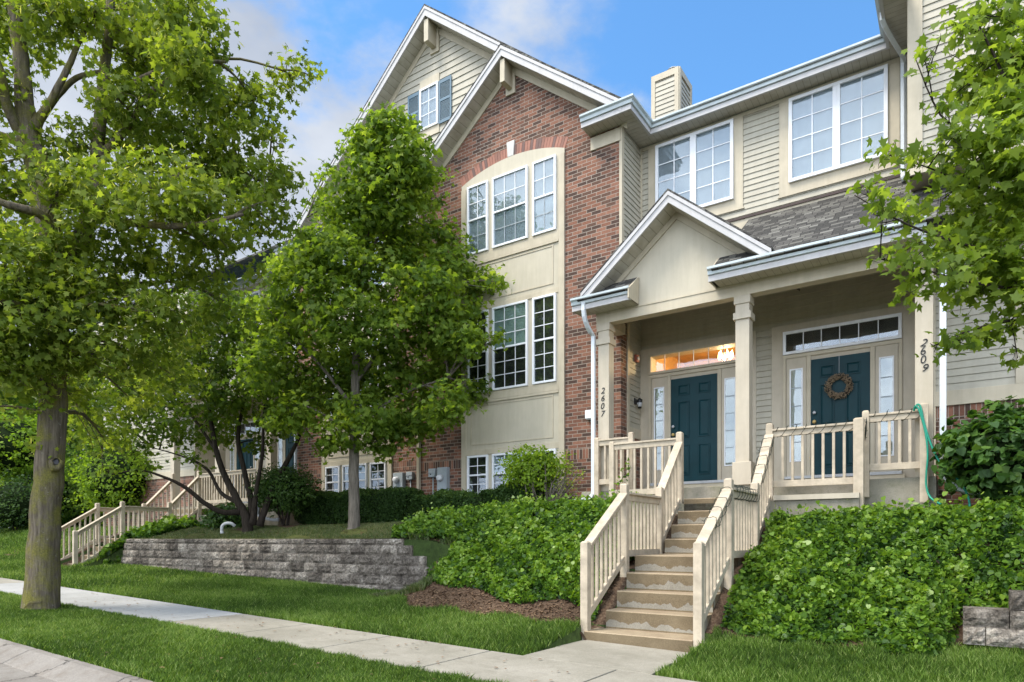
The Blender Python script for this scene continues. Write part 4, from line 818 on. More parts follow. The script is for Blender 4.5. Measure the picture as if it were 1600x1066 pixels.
# the neighbours' steps and railings
DX, DY, DZ = -16.15, .33, .24
for src, lab in ((STEPS, 'far flight of grey concrete steps half hidden behind the big tree trunk'), (SRL, 'far cream stair railing nearest the big trunk, left of its twin'), (SRR, 'far cream stair railing nearer the block wall, right of its twin')):
    c = copy_tree(src); c.location = Vector(src.location) + Vector((DX, DY, DZ)); c['label'] = lab
g = thing('porch_railing', 'far cream porch railing above the far steps, behind the many-stemmed tree', 'railing', (-17, 10.9, .9), 'cream wooden railings')
z = .24; post(g, -15.7, 10.88, .4, 1.9 + z, .10); post(g, -17.2, 10.88, .4, 1.72 + z, .10)
rail(g, (XR_ + DX, 10.88), (-17.2, 10.88), 1.665 + z, 1.665 + z, .83 + z, .83 + z, cap=.10); rail(g, (-17.2, 10.88), (-15.7, 10.88), 1.665 + z, 1.665 + z, .83 + z, .83 + z, cap=.10)
# ------------------------------------------------------------------ block walls
def block_wall(name, label, runs, y, h=.183, bl=.40, dp=.28, cap=.10):
    """runs: per course (x0, x1, ztop)"""
    w = thing(name, label, 'wall', (runs[-1][0], y, runs[-1][2] - h)); 
    for i, (x0, x1, zt, hh) in enumerate(runs):
        rr = random.Random(i * 7 + 3); m = MB(); x = x0 - (.2 if i % 2 else 0) * (1 if x1 - x0 > 3 else 0); 
        while x < x1 - .05:
            a, b = max(x, x0), min(x + bl, x1)
            if b - a < .06: x += bl; continue
            t = rr.random(); g = .008; yo = y + .012 * i * 0 - .018 * i + rr.uniform(-.004, .006); n = 5
            # rough split face: a small grid pushed in and out, chamfered to the joints
            vs = []; k = 6; kk = 4
            for r_ in range(kk + 1):
                for c_ in range(k + 1):
                    u_, v_ = c_ / k, r_ / kk; edge = c_ in (0, k) or r_ in (0, kk)
                    vs.append((lerp(a + g, b - g, u_), yo + (.024 if edge else rr.uniform(-.016, .010)), lerp(zt - hh + g, zt - g * .6, v_)))
            fs = [(r_ * (k + 1) + c_, r_ * (k + 1) + c_ + 1, (r_ + 1) * (k + 1) + c_ + 1, (r_ + 1) * (k + 1) + c_) for r_ in range(kk) for c_ in range(k)]
            m.add(vs, fs, t); m.box(a + g * .5, b - g * .5, yo + .0235, y + dp, zt - hh + .001, zt - .002, t); x += bl
        m.build('block_course', 'block', w)
    return w
zT = -.0; hs = [.115, .183, .183, .183, .183, .10]; runs = []; z = zT
xr = [-8.20, -7.98, -7.66, -7.55, -7.42, -7.45]; xl = [-18.1, -18.15, -18.2, -18.25, -18.3, -18.3]
for a, b, h in zip(xl, xr, hs): runs.append((a, b, z, h)); z -= h
block_wall('retaining_wall', 'long low retaining wall of mottled grey concrete blocks with a stepped end below the hedges', runs, YW + .07)
zR = V(1505, 950, YW)
runs = [(1.45, 6, zR + .39, .19), (.40, 6, zR + .195, .19), (.0, 6, zR, .19), (-.0, 6, zR - .19, .19)]
block_wall('retaining_wall', 'short stepped retaining wall of grey concrete blocks at the lower right, beside the ground cover', runs, YW)
# far block wall beyond the big trunk
runs = [(-33, -25.2, -.05, .18), (-33, -24.9, -.23, .18), (-33, -24.6, -.41, .18), (-33, -24.4, -.59, .25)]
block_wall('retaining_wall', 'far dark block wall seen left of the big tree trunk', runs, 10.2)
w = thing('retaining_block', 'single pale block half buried in leaves at the left end of the long wall', 'block', (-18.6, 8.3, -.9))
m = MB().box(-18.95, -18.45, 8.15, 8.5, -.95, -.62, .9); m.build('block', 'block', w, bevel=.02)
# ------------------------------------------------------------------ fittings
def box_thing(name, label, cat, x, y, z, parts, group=None):
    t = thing(name, label, cat, (x, y, z), group)
    for nm, mat, fn in parts: m = MB(); fn(m); m.build(nm, mat, t, bevel=.004)
    return t
def meter(xa, xb, za, zb, lab, Yw):
    t = thing('electric_meter', lab, 'electric meter', (xa, Yw, za), 'electric meters on the brick')
    MB().box(xa, xb, Yw - .12, Yw, za, zb).build('meter_box', 'grey_metal', t, bevel=.01); c = ((xa + xb) / 2 - .02, lerp(za, zb, .55))
    MB().tube([(c[0], Yw - .12, c[1]), (c[0], Yw - .15, c[1]), (c[0], Yw - .155, c[1])], [.085, .085, .07], 18).build('collar', 'tin', t)
    MB().tube([(c[0], Yw - .155, c[1]), (c[0], Yw - .22, c[1]), (c[0], Yw - .235, c[1])], [.07, .065, .045], 18).build('meter_dial', 'white_frame', t)
    MB().tube([((xa + xb) / 2, Yw - .05, za), ((xa + xb) / 2, Yw - .05, .3)], .02, 8).build('conduit', 'grey_metal', t)
def jbox(xa, xb, za, zb, lab, Yw):
    t = thing('junction_box', lab, 'junction box', (xa, Yw, za), 'small grey boxes on the brick')
    MB().box(xa, xb, Yw - .10, Yw, za, zb).build('cabinet', 'grey_metal', t, bevel=.008); MB().box(xa - .01, xb + .01, Yw - .112, Yw, lerp(za, zb, .55), lerp(za, zb, .6)).build('lid_seam', 'tin', t)
    MB().tube([((xa + xb) / 2, Yw - .04, za), ((xa + xb) / 2, Yw - .04, .3)], .016, 8).build('conduit', 'grey_metal', t)
    MB().box(lerp(xa, xb, .3), lerp(xa, xb, .45), Yw - .106, Yw - .1, lerp(za, zb, .25), lerp(za, zb, .4)).build('latch', 'dark_metal', t)
y = YBR; meter(U(688, y), U(703, y), V(695, 768, y), V(695, 731, y), 'tall grey electric meter box between the party-wall strip and the cream window bay', y)
jbox(U(673.5, y), U(683.5, y), V(678, 746, y), V(678, 733, y), 'small grey junction box just right of the cream corner strip', y)
y = 12.15; meter(U(619, y), U(634, y), V(626, 764, y), V(626, 739.5, y), 'grey electric meter box behind the small tree, left of its junction box', y)
jbox(U(638.5, y), U(648, y), V(643, 750, y), V(643, 738, y), 'small grey junction box left of the cream corner strip', y)
y = YBR; a, b = U(918.5, y), U(931, y); z0, z1 = V(925, 655, y), V(925, 642, y)
box_thing('vent_hood', 'small white vent box on the brick beside the left downspout', 'vent', a, y, z0, [('hood', 'white_frame', lambda m: m.box(a, b, y - .12, y, z0, z1)), ('flap', 'tin', lambda m: m.box(a + .02, b - .02, y - .1, y - .02, z0 - .02, z0 + .002))])
# wall lamps and alarms on the porch side walls
def wall_lamp(x, y, z, sgn, lab):
    t = thing('wall_lamp', lab, 'lamp', (x, y, z)); 
    MB().box(x, x + sgn * .02, y - .05, y + .05, z + .02, z + .14).build('back_plate', 'dark_metal', t, bevel=.004)
    MB().tube([(x + sgn * .10, y, z - .07), (x + sgn * .10, y, z + .05), (x + sgn * .10, y, z + .10), (x + sgn * .10, y, z + .14)], [.035, .055, .06, .01], 8).build('lantern', 'dark_metal', t)
    MB().tube([(x + sgn * .10, y, z - .055), (x + sgn * .10, y, z + .04)], [.037, .056], 8).build('glass_chimney', 'tin', t)
wall_lamp(XCOR + .02, 12.36, 2.68, 1, 'small black wall lantern on the siding left of the 2607 door')
wall_lamp(-.385, 12.2, 2.86, -1, 'black wall lantern half hidden behind the 2609 column')
def alarm(x, y, z, sgn, lab):
    t = thing('fire_alarm', lab, 'alarm', (x, y, z)); MB().box(x, x + sgn * .06, y - .06, y + .06, z - .07, z + .07).build('housing', 'red_plastic', t, bevel=.008)
    MB().tube([(x + sgn * .06, y, z), (x + sgn * .075, y, z), (x + sgn * .08, y, z)], [.04, .04, .02], 10).build('strobe', 'tin', t)
alarm(XCOR + .02, 12.38, 3.62, 1, 'small red fire alarm high on the siding by the 2607 door'); alarm(-.385, 12.2, 3.55, -1, 'small red fire alarm behind the top of the 2609 column')
# doorbell pads beside the wreath door are too small to see; the wreath itself
def wreath():
    c = Vector((-1.765, YRC - .085, 2.63)); R0, r0 = .172, .048; t = thing('berry_wreath', 'round brown berry wreath hanging on the right teal door', 'wreath', c)
    m = MB(); rr = random.Random(5)
    ring = [(c.x + R0 * math.cos(a), c.y, c.z + R0 * math.sin(a)) for a in [i * 2 * math.pi / 24 for i in range(25)]]; m.tube(ring, .03, 6, cap=False); m.build('twig_ring', 'bark_dark', t)
    m = MB()
    for i in range(520):
        a = rr.uniform(0, 2 * math.pi); b = rr.uniform(0, 2 * math.pi); q = r0 * rr.uniform(.6, 1.25); R1 = R0 + q * math.cos(b); p = Vector((c.x + R1 * math.cos(a), c.y - abs(q * math.sin(b)) * .8, c.z + R1 * math.sin(a))); s = rr.uniform(.009, .014)
        vs = [p + Vector(v) * s for v in ((1, 0, 0), (-1, 0, 0), (0, 1, 0), (0, -1, 0), (0, 0, 1), (0, 0, -1))]; m.add(vs, [(0, 2, 4), (2, 1, 4), (1, 3, 4), (3, 0, 4), (2, 0, 5), (1, 2, 5), (3, 1, 5), (0, 3, 5)], smooth=True)
    m.build('berries', 'berry', t); MB().box(c.x - .003, c.x + .003, c.y + .035, c.y + .04, c.z + .2, 3.165).build('hanger', 'tin', t)
wreath()
# hose over the last porch post
def hose():
    x, y = -.44, 10.80; t = thing('garden_hose', 'green garden hose draped over the railing post by the 2609 column', 'hose', (x, y, .5))
    p = [(x - .10, y - .06, 1.80), (x - .08, y - .07, 1.86), (x - .04, y - .075, 1.82), (x + .0, y - .08, 1.60), (x + .08, y - .10, 1.30), (x + .18, y - .12, 1.05), (x + .30, y - .16, .88), (x + .42, y - .2, .74), (x + .50, y - .25, .55), (x + .52, y - .3, .40)]
    m = MB(); m.tube(smooth(p), .014, 8); m.build('hose_strand', 'hose_green', t)
    p = [(x - .12, y - .05, 1.78), (x - .10, y - .08, 1.84), (x - .05, y - .085, 1.76), (x + .02, y - .09, 1.45), (x + .045, y - .1, 1.15), (x + .03, y - .1, .90), (x + .03, y - .12, .72), (x + .08, y - .18, .56), (x + .2, y - .3, .46)]
    m = MB(); m.tube(smooth(p), .014, 8); m.build('hose_strand', 'hose_green', t)
def smooth(p, n=5):
    p = [Vector(q) for q in p]; o = []
    for i in range(len(p) - 1):
        a, b, c, d = p[max(i - 1, 0)], p[i], p[i + 1], p[min(i + 2, len(p) - 1)]
        for k in range(n):
            t = k / n; o.append(.5 * ((2 * b) + (c - a) * t + (2 * a - 5 * b + 4 * c - d) * t * t + (3 * b - a - 3 * c + d) * t ** 3))
    return o + [p[-1]]
hose()
# fairy lights wound round the right stair rail and the porch rails
def lights(label, segs):
    t = thing('string_lights', label, 'string lights', segs[0][0], 'dark fairy lights on the railings'); m, bl = MB(), MB(); rr = random.Random(len(segs) * 3)
    for a, b, turns, w, h in segs:
        a, b = Vector(a), Vector(b); d = (b - a).normalized(); s = Vector((d.y, -d.x, 0)).normalized(); pts = []; N_ = int(turns * 14)
        for i in range(N_ + 1):
            u_ = i / N_; an = u_ * turns * 2 * math.pi; wob = rr.uniform(-.007, .007); cx, sz = math.cos(an), math.sin(an)
            k = 1 / max(abs(cx), abs(sz)); k = min(k, 1.25)
            pts.append(a + (b - a) * u_ + s * (cx * k * w + wob) + Vector((0, 0, sz * k * h + wob)) + d * (.05 * math.sin(an * 1.0 + 1)))
            if i % 6 == 0: q = pts[-1]; v = Vector((rr.uniform(-1, 1), rr.uniform(-1, 1), rr.uniform(-.4, 1))).normalized() * .035; bl.tube([q, q + v], [.004, .003], 5)
        m.tube(pts, .0042, 5)
    m.build('wire', 'wire_green', t); bl.build('bulb', 'wire_green', t)
x = XR_; lights('dark green fairy lights coiled round the right stair railing', [((x, 7.62, .12), (x, 8.32, .57), 3.5, .078, .085), ((x, 8.46, .60), (x, 9.60, .60), 9, .078, .085), ((x, 9.75, .78), (x, 10.45, 1.50), 5, .078, .10)])
lights('dark green fairy lights wound along the wide porch railing before the wreath door', [((x + .06, 10.55, 1.62), (-1.30, 10.55, 1.62), 8, .062, .072)])
lights('dark green fairy lights on the porch railing beside the 2609 column', [((-1.16, 10.74, 1.50), (-1.14, 10.74, 1.66), 7, .06, .045), ((-1.10, 10.82, 1.75), (-.50, 10.82, 1.75), 4, .058, .072)])
# white pipe elbow in the mulch, splash pipe, black bin liner by the right slab
def elbow(name, lab, pts, r): t = thing(name, lab, 'drain pipe', pts[0]); MB().tube(smooth(pts), r, 12).build('pipe', 'tin', t); MB().tube([pts[0], Vector(pts[0]) + (Vector(pts[1]) - Vector(pts[0])) * .3], r * 1.15, 12).build('collar', 'tin', t)
elbow('drain_elbow', 'white drain elbow standing up from the mulch left of the many-stemmed tree', [D(347, 834, 15.2), D(347, 823, 15.2), D(353, 818, 15.2), D(361, 818, 15.2), D(367, 822, 15.25)], .036)
elbow('drain_elbow', 'white drain pipe end under the round clipped shrub', [D(436, 812, 16.3), D(424, 812, 16.3), D(405, 806, 16.4), D(404, 795, 16.4), D(405, 780, 16.5)], .04)
# ------------------------------------------------------------------ planting
def blob_points(c, r, n, clump=9, spread=.16, hollow=.35, gap=.0):
    """leaf positions: clumps of leaves scattered through an ellipsoid, denser towards its skin"""
    m = max(1, n // clump); d = RNG.normal(size=(m, 3)); d /= np.linalg.norm(d, axis=1, keepdims=True)
    q = RNG.uniform(hollow ** 3, 1, m) ** (1 / 3) * (1 + .18 * RNG.normal(size=m)); cc = np.array(c) + d * q[:, None] * np.array(r)
    k = RNG.integers(int(clump * .5), int(clump * 1.5) + 1, m); idx = np.repeat(np.arange(m), k)
    off = RNG.normal(size=(len(idx), 3)) * spread; off[:, 2] *= .55
    return cc[idx] + off, cc, d[idx], np.repeat(RNG.uniform(-.22, .22, m), k)
def tree(name, label, cat, trunk, limbs, blobs, leafkind, leafmat, size, bark, twig=True, n_twig=5, group=None, nseg=14, flat=.55, clump=9, spread=.16, top_light=True, hollow=.35, wings=0, fine=1.0):
    """trunk: list of (point, radius); limbs: list of such lists; blobs: (centre, radii, leaves)"""
    base = Vector(trunk[0][0]); t = thing(name, label, cat, base, group); m = MB()
    def add(path, n):
        pts = [Vector(p) for p, r in path]; rs = [r for p, r in path]; sp = smooth(pts, 4); rr = []
        for i in range(len(pts) - 1): rr += [lerp(rs[i], rs[i + 1], k / 4) for k in range(4)]
        rr.append(rs[-1]); sp = [p + Vector(RNG.normal(size=3)) * min(.010, r * .06) for p, r in zip(sp, rr)]; m.tube(sp, rr, n)
        if n >= 20:      # furrowed, fluted bole
            k0 = len(m.v) - n * len(sp)
            for i, c in enumerate(sp):
                for k in range(n):
                    p = Vector(m.v[k0 + i * n + k]) - c; a = 2 * math.pi * k / n
                    f = 1 + (.030 + .12 * max(0, 1 - i / 4)) * math.sin(3 * a + .7 * i * .3) + .05 * max(0, 1 - i / 4) * math.sin(5 * a + 2) + .022 * math.sin(7 * a - .21 * i) + .02 * math.sin(13 * a + i) + RNG.uniform(-.012, .012)
                    m.v[k0 + i * n + k] = tuple(c + p * f)
        return sp
    spine = add(trunk, nseg); allp = [(p, 0) for p in spine]
    for l in limbs: allp += [(p, 0) for p in add(l, 8)]
    P, T, Ov = [], [], []
    nodes = [p for p, _ in allp]
    for c, r, n in blobs:
        pts, cc, d, tn = blob_points(c, r, n, clump, spread, hollow); P.append(pts); Ov.append(d)
        h = (pts[:, 2] - c[2]) / max(r[2], .1); T.append(.42 + tn + RNG.uniform(-.2, .2, len(pts)) + (.0 * h if top_light else 0))
        if twig:   # a limb from the nearest wood to the blob, twigs to its clumps
            C = Vector(c); q = min(nodes, key=lambda p: (p - C).length + max(0, p.z - C.z) * 1.2); L = (C - q).length
            rb = min(.05, .012 + .012 * L) * fine; mid = q.lerp(C, .5) + Vector((0, 0, .08 * L)); pp = smooth([q, mid, C], 4); m.tube(pp, [lerp(rb, .008 * fine, i / (len(pp) - 1)) for i in range(len(pp))], 6)
            for e in cc[RNG.choice(len(cc), min(n_twig, len(cc)), replace=False)]:
                E_ = Vector(e); s0 = random.choice(pp[3:]); mm = s0.lerp(E_, .5) + Vector(RNG.normal(size=3)) * .05; m.tube(smooth([s0, mm, E_], 2), [.008 * fine] * 2 + [.006 * fine] * 2 + [.003 * fine], 4)
    m.build('trunk', bark, t)
    P = np.concatenate(P); T = np.concatenate(T); Ov = np.concatenate(Ov)
    leaves('crown', P, size, leafkind, leafmat, t, flat=flat, tint=T, out=Ov)
    if wings:
        k = RNG.uniform(0, 1, len(P)) < wings; Q = P[k] + RNG.normal(size=(k.sum(), 3)) * .04; Q[:, 2] -= .02; leaves('seed_wings', Q, size * .95, 'wing', 'seed_wing', t, flat=.2, droop=1.0)
    return t
def px_blobs(spec, d0, nd, squash=.85, depth=1.0):
    """blobs measured on the photograph, given real distances: (u, v, r_px, n[, dd])"""
    o = []
    for b in spec:
        u, v, r, n = b[:4]; d = d0 + (b[4] if len(b) > 4 else RNG.uniform(-nd, nd)); R_ = r / F_PX * d
        o.append((tuple(D(u, v, d)), (R_, R_ * depth, R_ * squash), int(n))); 
    return o
# --- the big street tree on the left
def big_tree():
    d = 9.89; P = lambda u, v, dd=0: D(u, v, d + dd); b = P(66, 955); b.z = zflat(b.x) - .05
    trunk = [(b, .30), (b + Vector((0, 0, .10)), .245), (P(68, 880), .212), (P(73, 780), .195), (P(80, 690), .182), (P(83, 610), .178), (P(86, 540), .172), (P(86, 470), .168), (P(80, 400), .16), (P(76, 330), .175), (P(62, 262), .17), (P(45, 215), .17), (P(38, 160), .12), (P(32, 90), .10), (P(22, 20), .09), (P(15, -60), .07), (P(10, -140), .04)]
    limbs = [[(P(80, 420), .16), (P(120, 380, .2), .13), (P(142, 330, .3), .115), (P(150, 260, .3), .10), (P(158, 170, .3), .085), (P(166, 90, .3), .07), (P(172, 10, .3), .06), (P(176, -80, .3), .04)],
             [(P(50, 205), .10), (P(75, 165), .055), (P(105, 110), .045), (P(125, 62), .035), (P(150, 20), .02)], [(P(55, 195), .07), (P(90, 150, .2), .045), (P(120, 122, .2), .04), (P(158, 112, .3), .03)],
             [(P(40, 220), .09), (P(12, 170, -.3), .07), (P(0, 110, -.5), .055), (P(-30, 40, -.6), .04)], [(P(60, 240), .08), (P(10, 215, .3), .06), (P(-60, 190, .5), .04)],
             [(P(158, 165, .3), .06), (P(200, 135, .2), .045), (P(250, 110, .0), .035), (P(300, 100, -.1), .03), (P(352, 97, -.2), .015)], [(P(150, 250, .3), .07), (P(200, 200, .3), .05), (P(240, 140, .2), .035), (P(350, 92, .2), .02), (P(440, 110, .2), .012)],
             [(P(142, 330, .3), .08), (P(200, 300, .5), .06), (P(260, 285, .6), .045), (P(330, 250, .7), .03), (P(420, 290, .8), .018)], [(P(84, 400), .09), (P(70, 340, -.4), .07), (P(10, 320, -.8), .05), (P(-60, 290, -1), .03)],
             [(P(90, 450), .10), (P(150, 448, .6), .075), (P(210, 446, 1), .06), (P(260, 440, 1.2), .03)], [(P(140, 340, .3), .07), (P(220, 350, -.5), .05), (P(300, 352, -.9), .035), (P(380, 335, -1), .02)], [(P(86, 520), .08), (P(40, 480, -.8), .05), (P(-20, 470, -1.2), .03)]]
    sp = [(20, 30, 75, 1500), (-50, 60, 90, 900), (210, 30, 75, 1500), (285, 35, 60, 1200), (150, 10, 60, 700), (235, 110, 75, 1400), (300, 110, 55, 800), (340, 165, 55, 800), (400, 165, 38, 380), (458, 122, 26, 170, .2), (485, 118, 12, 50, .2), (425, 200, 25, 160), (180, 150, 50, 500),
          (-10, 140, 45, 450), (65, 15, 50, 600), (20, 250, 60, 700), (-60, 230, 80, 700), (120, 230, 40, 350), (215, 220, 70, 1200), (300, 230, 70, 1100), (365, 235, 50, 600), (385, 290, 52, 600), (100, 290, 45, 450), (170, 310, 60, 850),
          (45, 330, 65, 900), (250, 310, 75, 1200), (330, 330, 65, 900), (415, 330, 50, 520), (430, 275, 30, 200), (-40, 350, 80, 800), (10, 420, 75, 1400, -1), (90, 395, 60, 800, -.6), (180, 400, 70, 1000, .4), (265, 400, 65, 800), (340, 400, 55, 500), (35, 500, 65, 1300, -1.1), (120, 480, 60, 1000, -.6),
          (-40, 480, 70, 800, -1), (190, 480, 60, 900), (250, 490, 50, 550), (15, 580, 50, 700, -1.0), (-30, 560, 60, 500), (100, 555, 45, 520, -.4), (165, 555, 50, 520), (225, 555, 45, 350), (55, 610, 30, 200, -.7), (110, 618, 28, 170, .5), (60, 700, 14, 50, -.2), (-60, 640, 50, 300), (130, 650, 45, 330, 2.5), (200, 620, 50, 420, 2.8), (275, 590, 48, 380, 2.6), (165, 690, 34, 180, 3), (110, 600, 40, 300, 2.2), (230, 560, 45, 330, 2), (300, 520, 40, 260, 1.6), (350, 470, 40, 260, 1.2)]
    t = tree('street_tree', 'big street tree with a mossy trunk and yellow-green leaves, standing in the grass verge', 'tree', trunk, limbs, px_blobs([(u, v, r, n * .9, *k) for u, v, r, n, *k in sp], d + .2, 1.0), 'maple', 'leaf_linden', .092, 'bark_linden', nseg=28, flat=.35, clump=16, spread=.125, n_twig=6, wings=.35)
    kd = Vector((.94, -.33, 0)); kn = P(87, 728, 0) + kd * .135
    m = MB(); rr = random.Random(9); side = Vector((.33, .94, 0)); vs = []; NK = 18      # a healed branch collar with an off-centre rotten hollow
    prof = [(.105, -.03), (.098, .030), (.080, .050), (.058, .048), (.046, .020), (.028, -.01)]
    wob = [1 + .14 * math.sin(2 * math.pi * k / NK * 2 + 1) + .08 * math.sin(2 * math.pi * k / NK * 5) + rr.uniform(-.05, .05) for k in range(NK)]
    for q, (r_, h_) in enumerate(prof):
        for k in range(NK):
            a = 2 * math.pi * k / NK; w = 1 + (wob[k] - 1) * (1.2 - .15 * q); vs.append(kn + side * math.cos(a) * r_ * w * .82 + Vector((0, 0, 1)) * (math.sin(a) * r_ * w * 1.15 + .012 * q) + kd * (h_ + .010 * math.sin(3 * a + q) + .02 * (math.sin(a) < -.3)))
    m.add(vs, [(q * NK + k, q * NK + (k + 1) % NK, (q + 1) * NK + (k + 1) % NK, (q + 1) * NK + k) for q in range(len(prof) - 1) for k in range(NK)], smooth=True); m.build('knot_scar', 'bark_linden', t)
    m = MB().add([v - kd * .0 for v in vs[-NK * 2:-NK]], [tuple(range(NK))]); m.build('knot_hollow', 'roof_edge', t)
big_tree()
# --- the small maple in front of the party wall
def maple():
    d = 13.9; P = lambda u, v, dd=0: D(u, v, d + dd); b = P(553, 828); b.z = zg(b.x, b.y) - .04
    trunk = [(b, .16), (b + Vector((0, 0, .15)), .125), (P(553, 780), .115), (P(553, 720), .105), (P(554, 640), .095), (P(556, 560), .08), (P(560, 470), .065), (P(572, 380), .05), (P(585, 290), .03), (P(600, 200), .012)]
    limbs = [[(P(555, 600), .05), (P(600, 540), .035), (P(660, 480), .025), (P(720, 440), .012)], [(P(554, 640), .05), (P(500, 570), .035), (P(450, 520), .022), (P(410, 470), .012)], [(P(554, 670), .045), (P(620, 620), .03), (P(700, 590), .015)], [(P(554, 680), .04), (P(490, 640), .028), (P(430, 620), .014)], [(P(560, 480), .04), (P(510, 400), .025), (P(480, 340), .012)], [(P(568, 400), .035), (P(620, 340), .022), (P(660, 290), .012)]]
    sp = [(604, 205, 36, 420), (585, 250, 45, 640), (640, 255, 48, 700), (610, 310, 60, 900), (665, 300, 35, 350), (545, 300, 40, 450), (560, 360, 60, 900), (630, 380, 60, 900), (520, 400, 60, 850), (600, 440, 70, 1100), (690, 370, 30, 260), (700, 420, 50, 620), (668, 460, 55, 750), (745, 440, 36, 330), (775, 440, 14, 60), (480, 390, 40, 350), (470, 450, 60, 700), (530, 490, 70, 1000), (610, 520, 70, 1000), (690, 520, 45, 500), (730, 490, 28, 170), (735, 535, 35, 260, -.6), (700, 560, 45, 460), (775, 530, 12, 40, -.6), (640, 600, 60, 850), (560, 580, 70, 950), (470, 540, 65, 800), (430, 500, 50, 480), (500, 620, 60, 750), (420, 580, 50, 450), (580, 650, 55, 700), (650, 660, 45, 450), (700, 630, 42, 380), (740, 615, 24, 140), (600, 690, 36, 300), (520, 680, 40, 330), (455, 650, 40, 320), (445, 420, 35, 200), (510, 330, 22, 120), (505, 285, 14, 40), (640, 205, 18, 90), (560, 230, 20, 90)]
    tree('young_maple', 'smaller bright green maple with a slim grey trunk, on the terrace above the block wall', 'tree', trunk, limbs, px_blobs([(u, v, r * .92, n * 1.6, *k) for u, v, r, n, *k in sp], d, .8), 'maple', 'leaf_maple', .108, 'bark_grey', nseg=12, flat=.45, clump=14, spread=.13)
maple()
# --- the many-stemmed small tree left of it
def crab():
    d = 15.6; P = lambda u, v, dd=0: D(u, v, d + dd); b = P(388, 822); b.z = zg(b.x, b.y) - .05
    trunk = [(b, .14), (P(384, 808), .11), (P(370, 780), .09), (P(352, 745), .075), (P(338, 705), .065), (P(330, 660), .05), (P(322, 600), .035), (P(310, 540), .02)]
    limbs = [[(P(392, 820), .10), (P(392, 780, .2), .07), (P(380, 730, .2), .06), (P(372, 680, .2), .05), (P(385, 610, .2), .03), (P(395, 540), .015)], [(P(396, 820), .09), (P(400, 770, -.2), .05), (P(410, 710, -.3), .04), (P(412, 650, -.3), .03), (P(420, 590, -.3), .015)],
             [(P(406, 822), .09), (P(418, 785), .075), (P(432, 750), .065), (P(452, 715), .055), (P(468, 680), .04), (P(480, 630), .02)], [(P(376, 800), .08), (P(345, 800, -.3), .065), (P(318, 785, -.5), .055), (P(290, 762, -.7), .045), (P(255, 745, -.9), .03), (P(215, 735, -1), .018), (P(160, 745, -1.1), .008)],
             [(P(372, 785), .06), (P(345, 770, .2), .045), (P(325, 735, .3), .035), (P(290, 715, .4), .022), (P(240, 700, .4), .01)], [(P(338, 705), .04), (P(300, 650), .03), (P(260, 600), .02), (P(230, 560), .01)]]
    sp = [(270, 560, 50, 420), (330, 540, 55, 480), (390, 560, 50, 420), (230, 600, 50, 420), (300, 610, 60, 560), (370, 620, 55, 520), (430, 600, 45, 400), (200, 640, 40, 260), (260, 660, 45, 320), (330, 670, 40, 260), (440, 650, 40, 330), (480, 620, 35, 260), (180, 590, 45, 320), (250, 520, 45, 300), (310, 490, 45, 300), (370, 490, 45, 300), (160, 680, 32, 170), (130, 640, 40, 220), (215, 690, 26, 100), (410, 500, 40, 260), (300, 720, 16, 40), (170, 735, 14, 40, -1.1), (230, 728, 14, 40, -1), (405, 690, 22, 90), (140, 560, 40, 220)]
    tree('crab_apple', 'many-stemmed small tree with dark spreading stems, between the far railing and the maple', 'tree', trunk, limbs, px_blobs([(u, v, r, n * 2.2, *k) for u, v, r, n, *k in sp], d, 1.0), 'maple', 'leaf_crab', .10, 'bark_dark', nseg=10, flat=.45, clump=9, spread=.15)
crab()
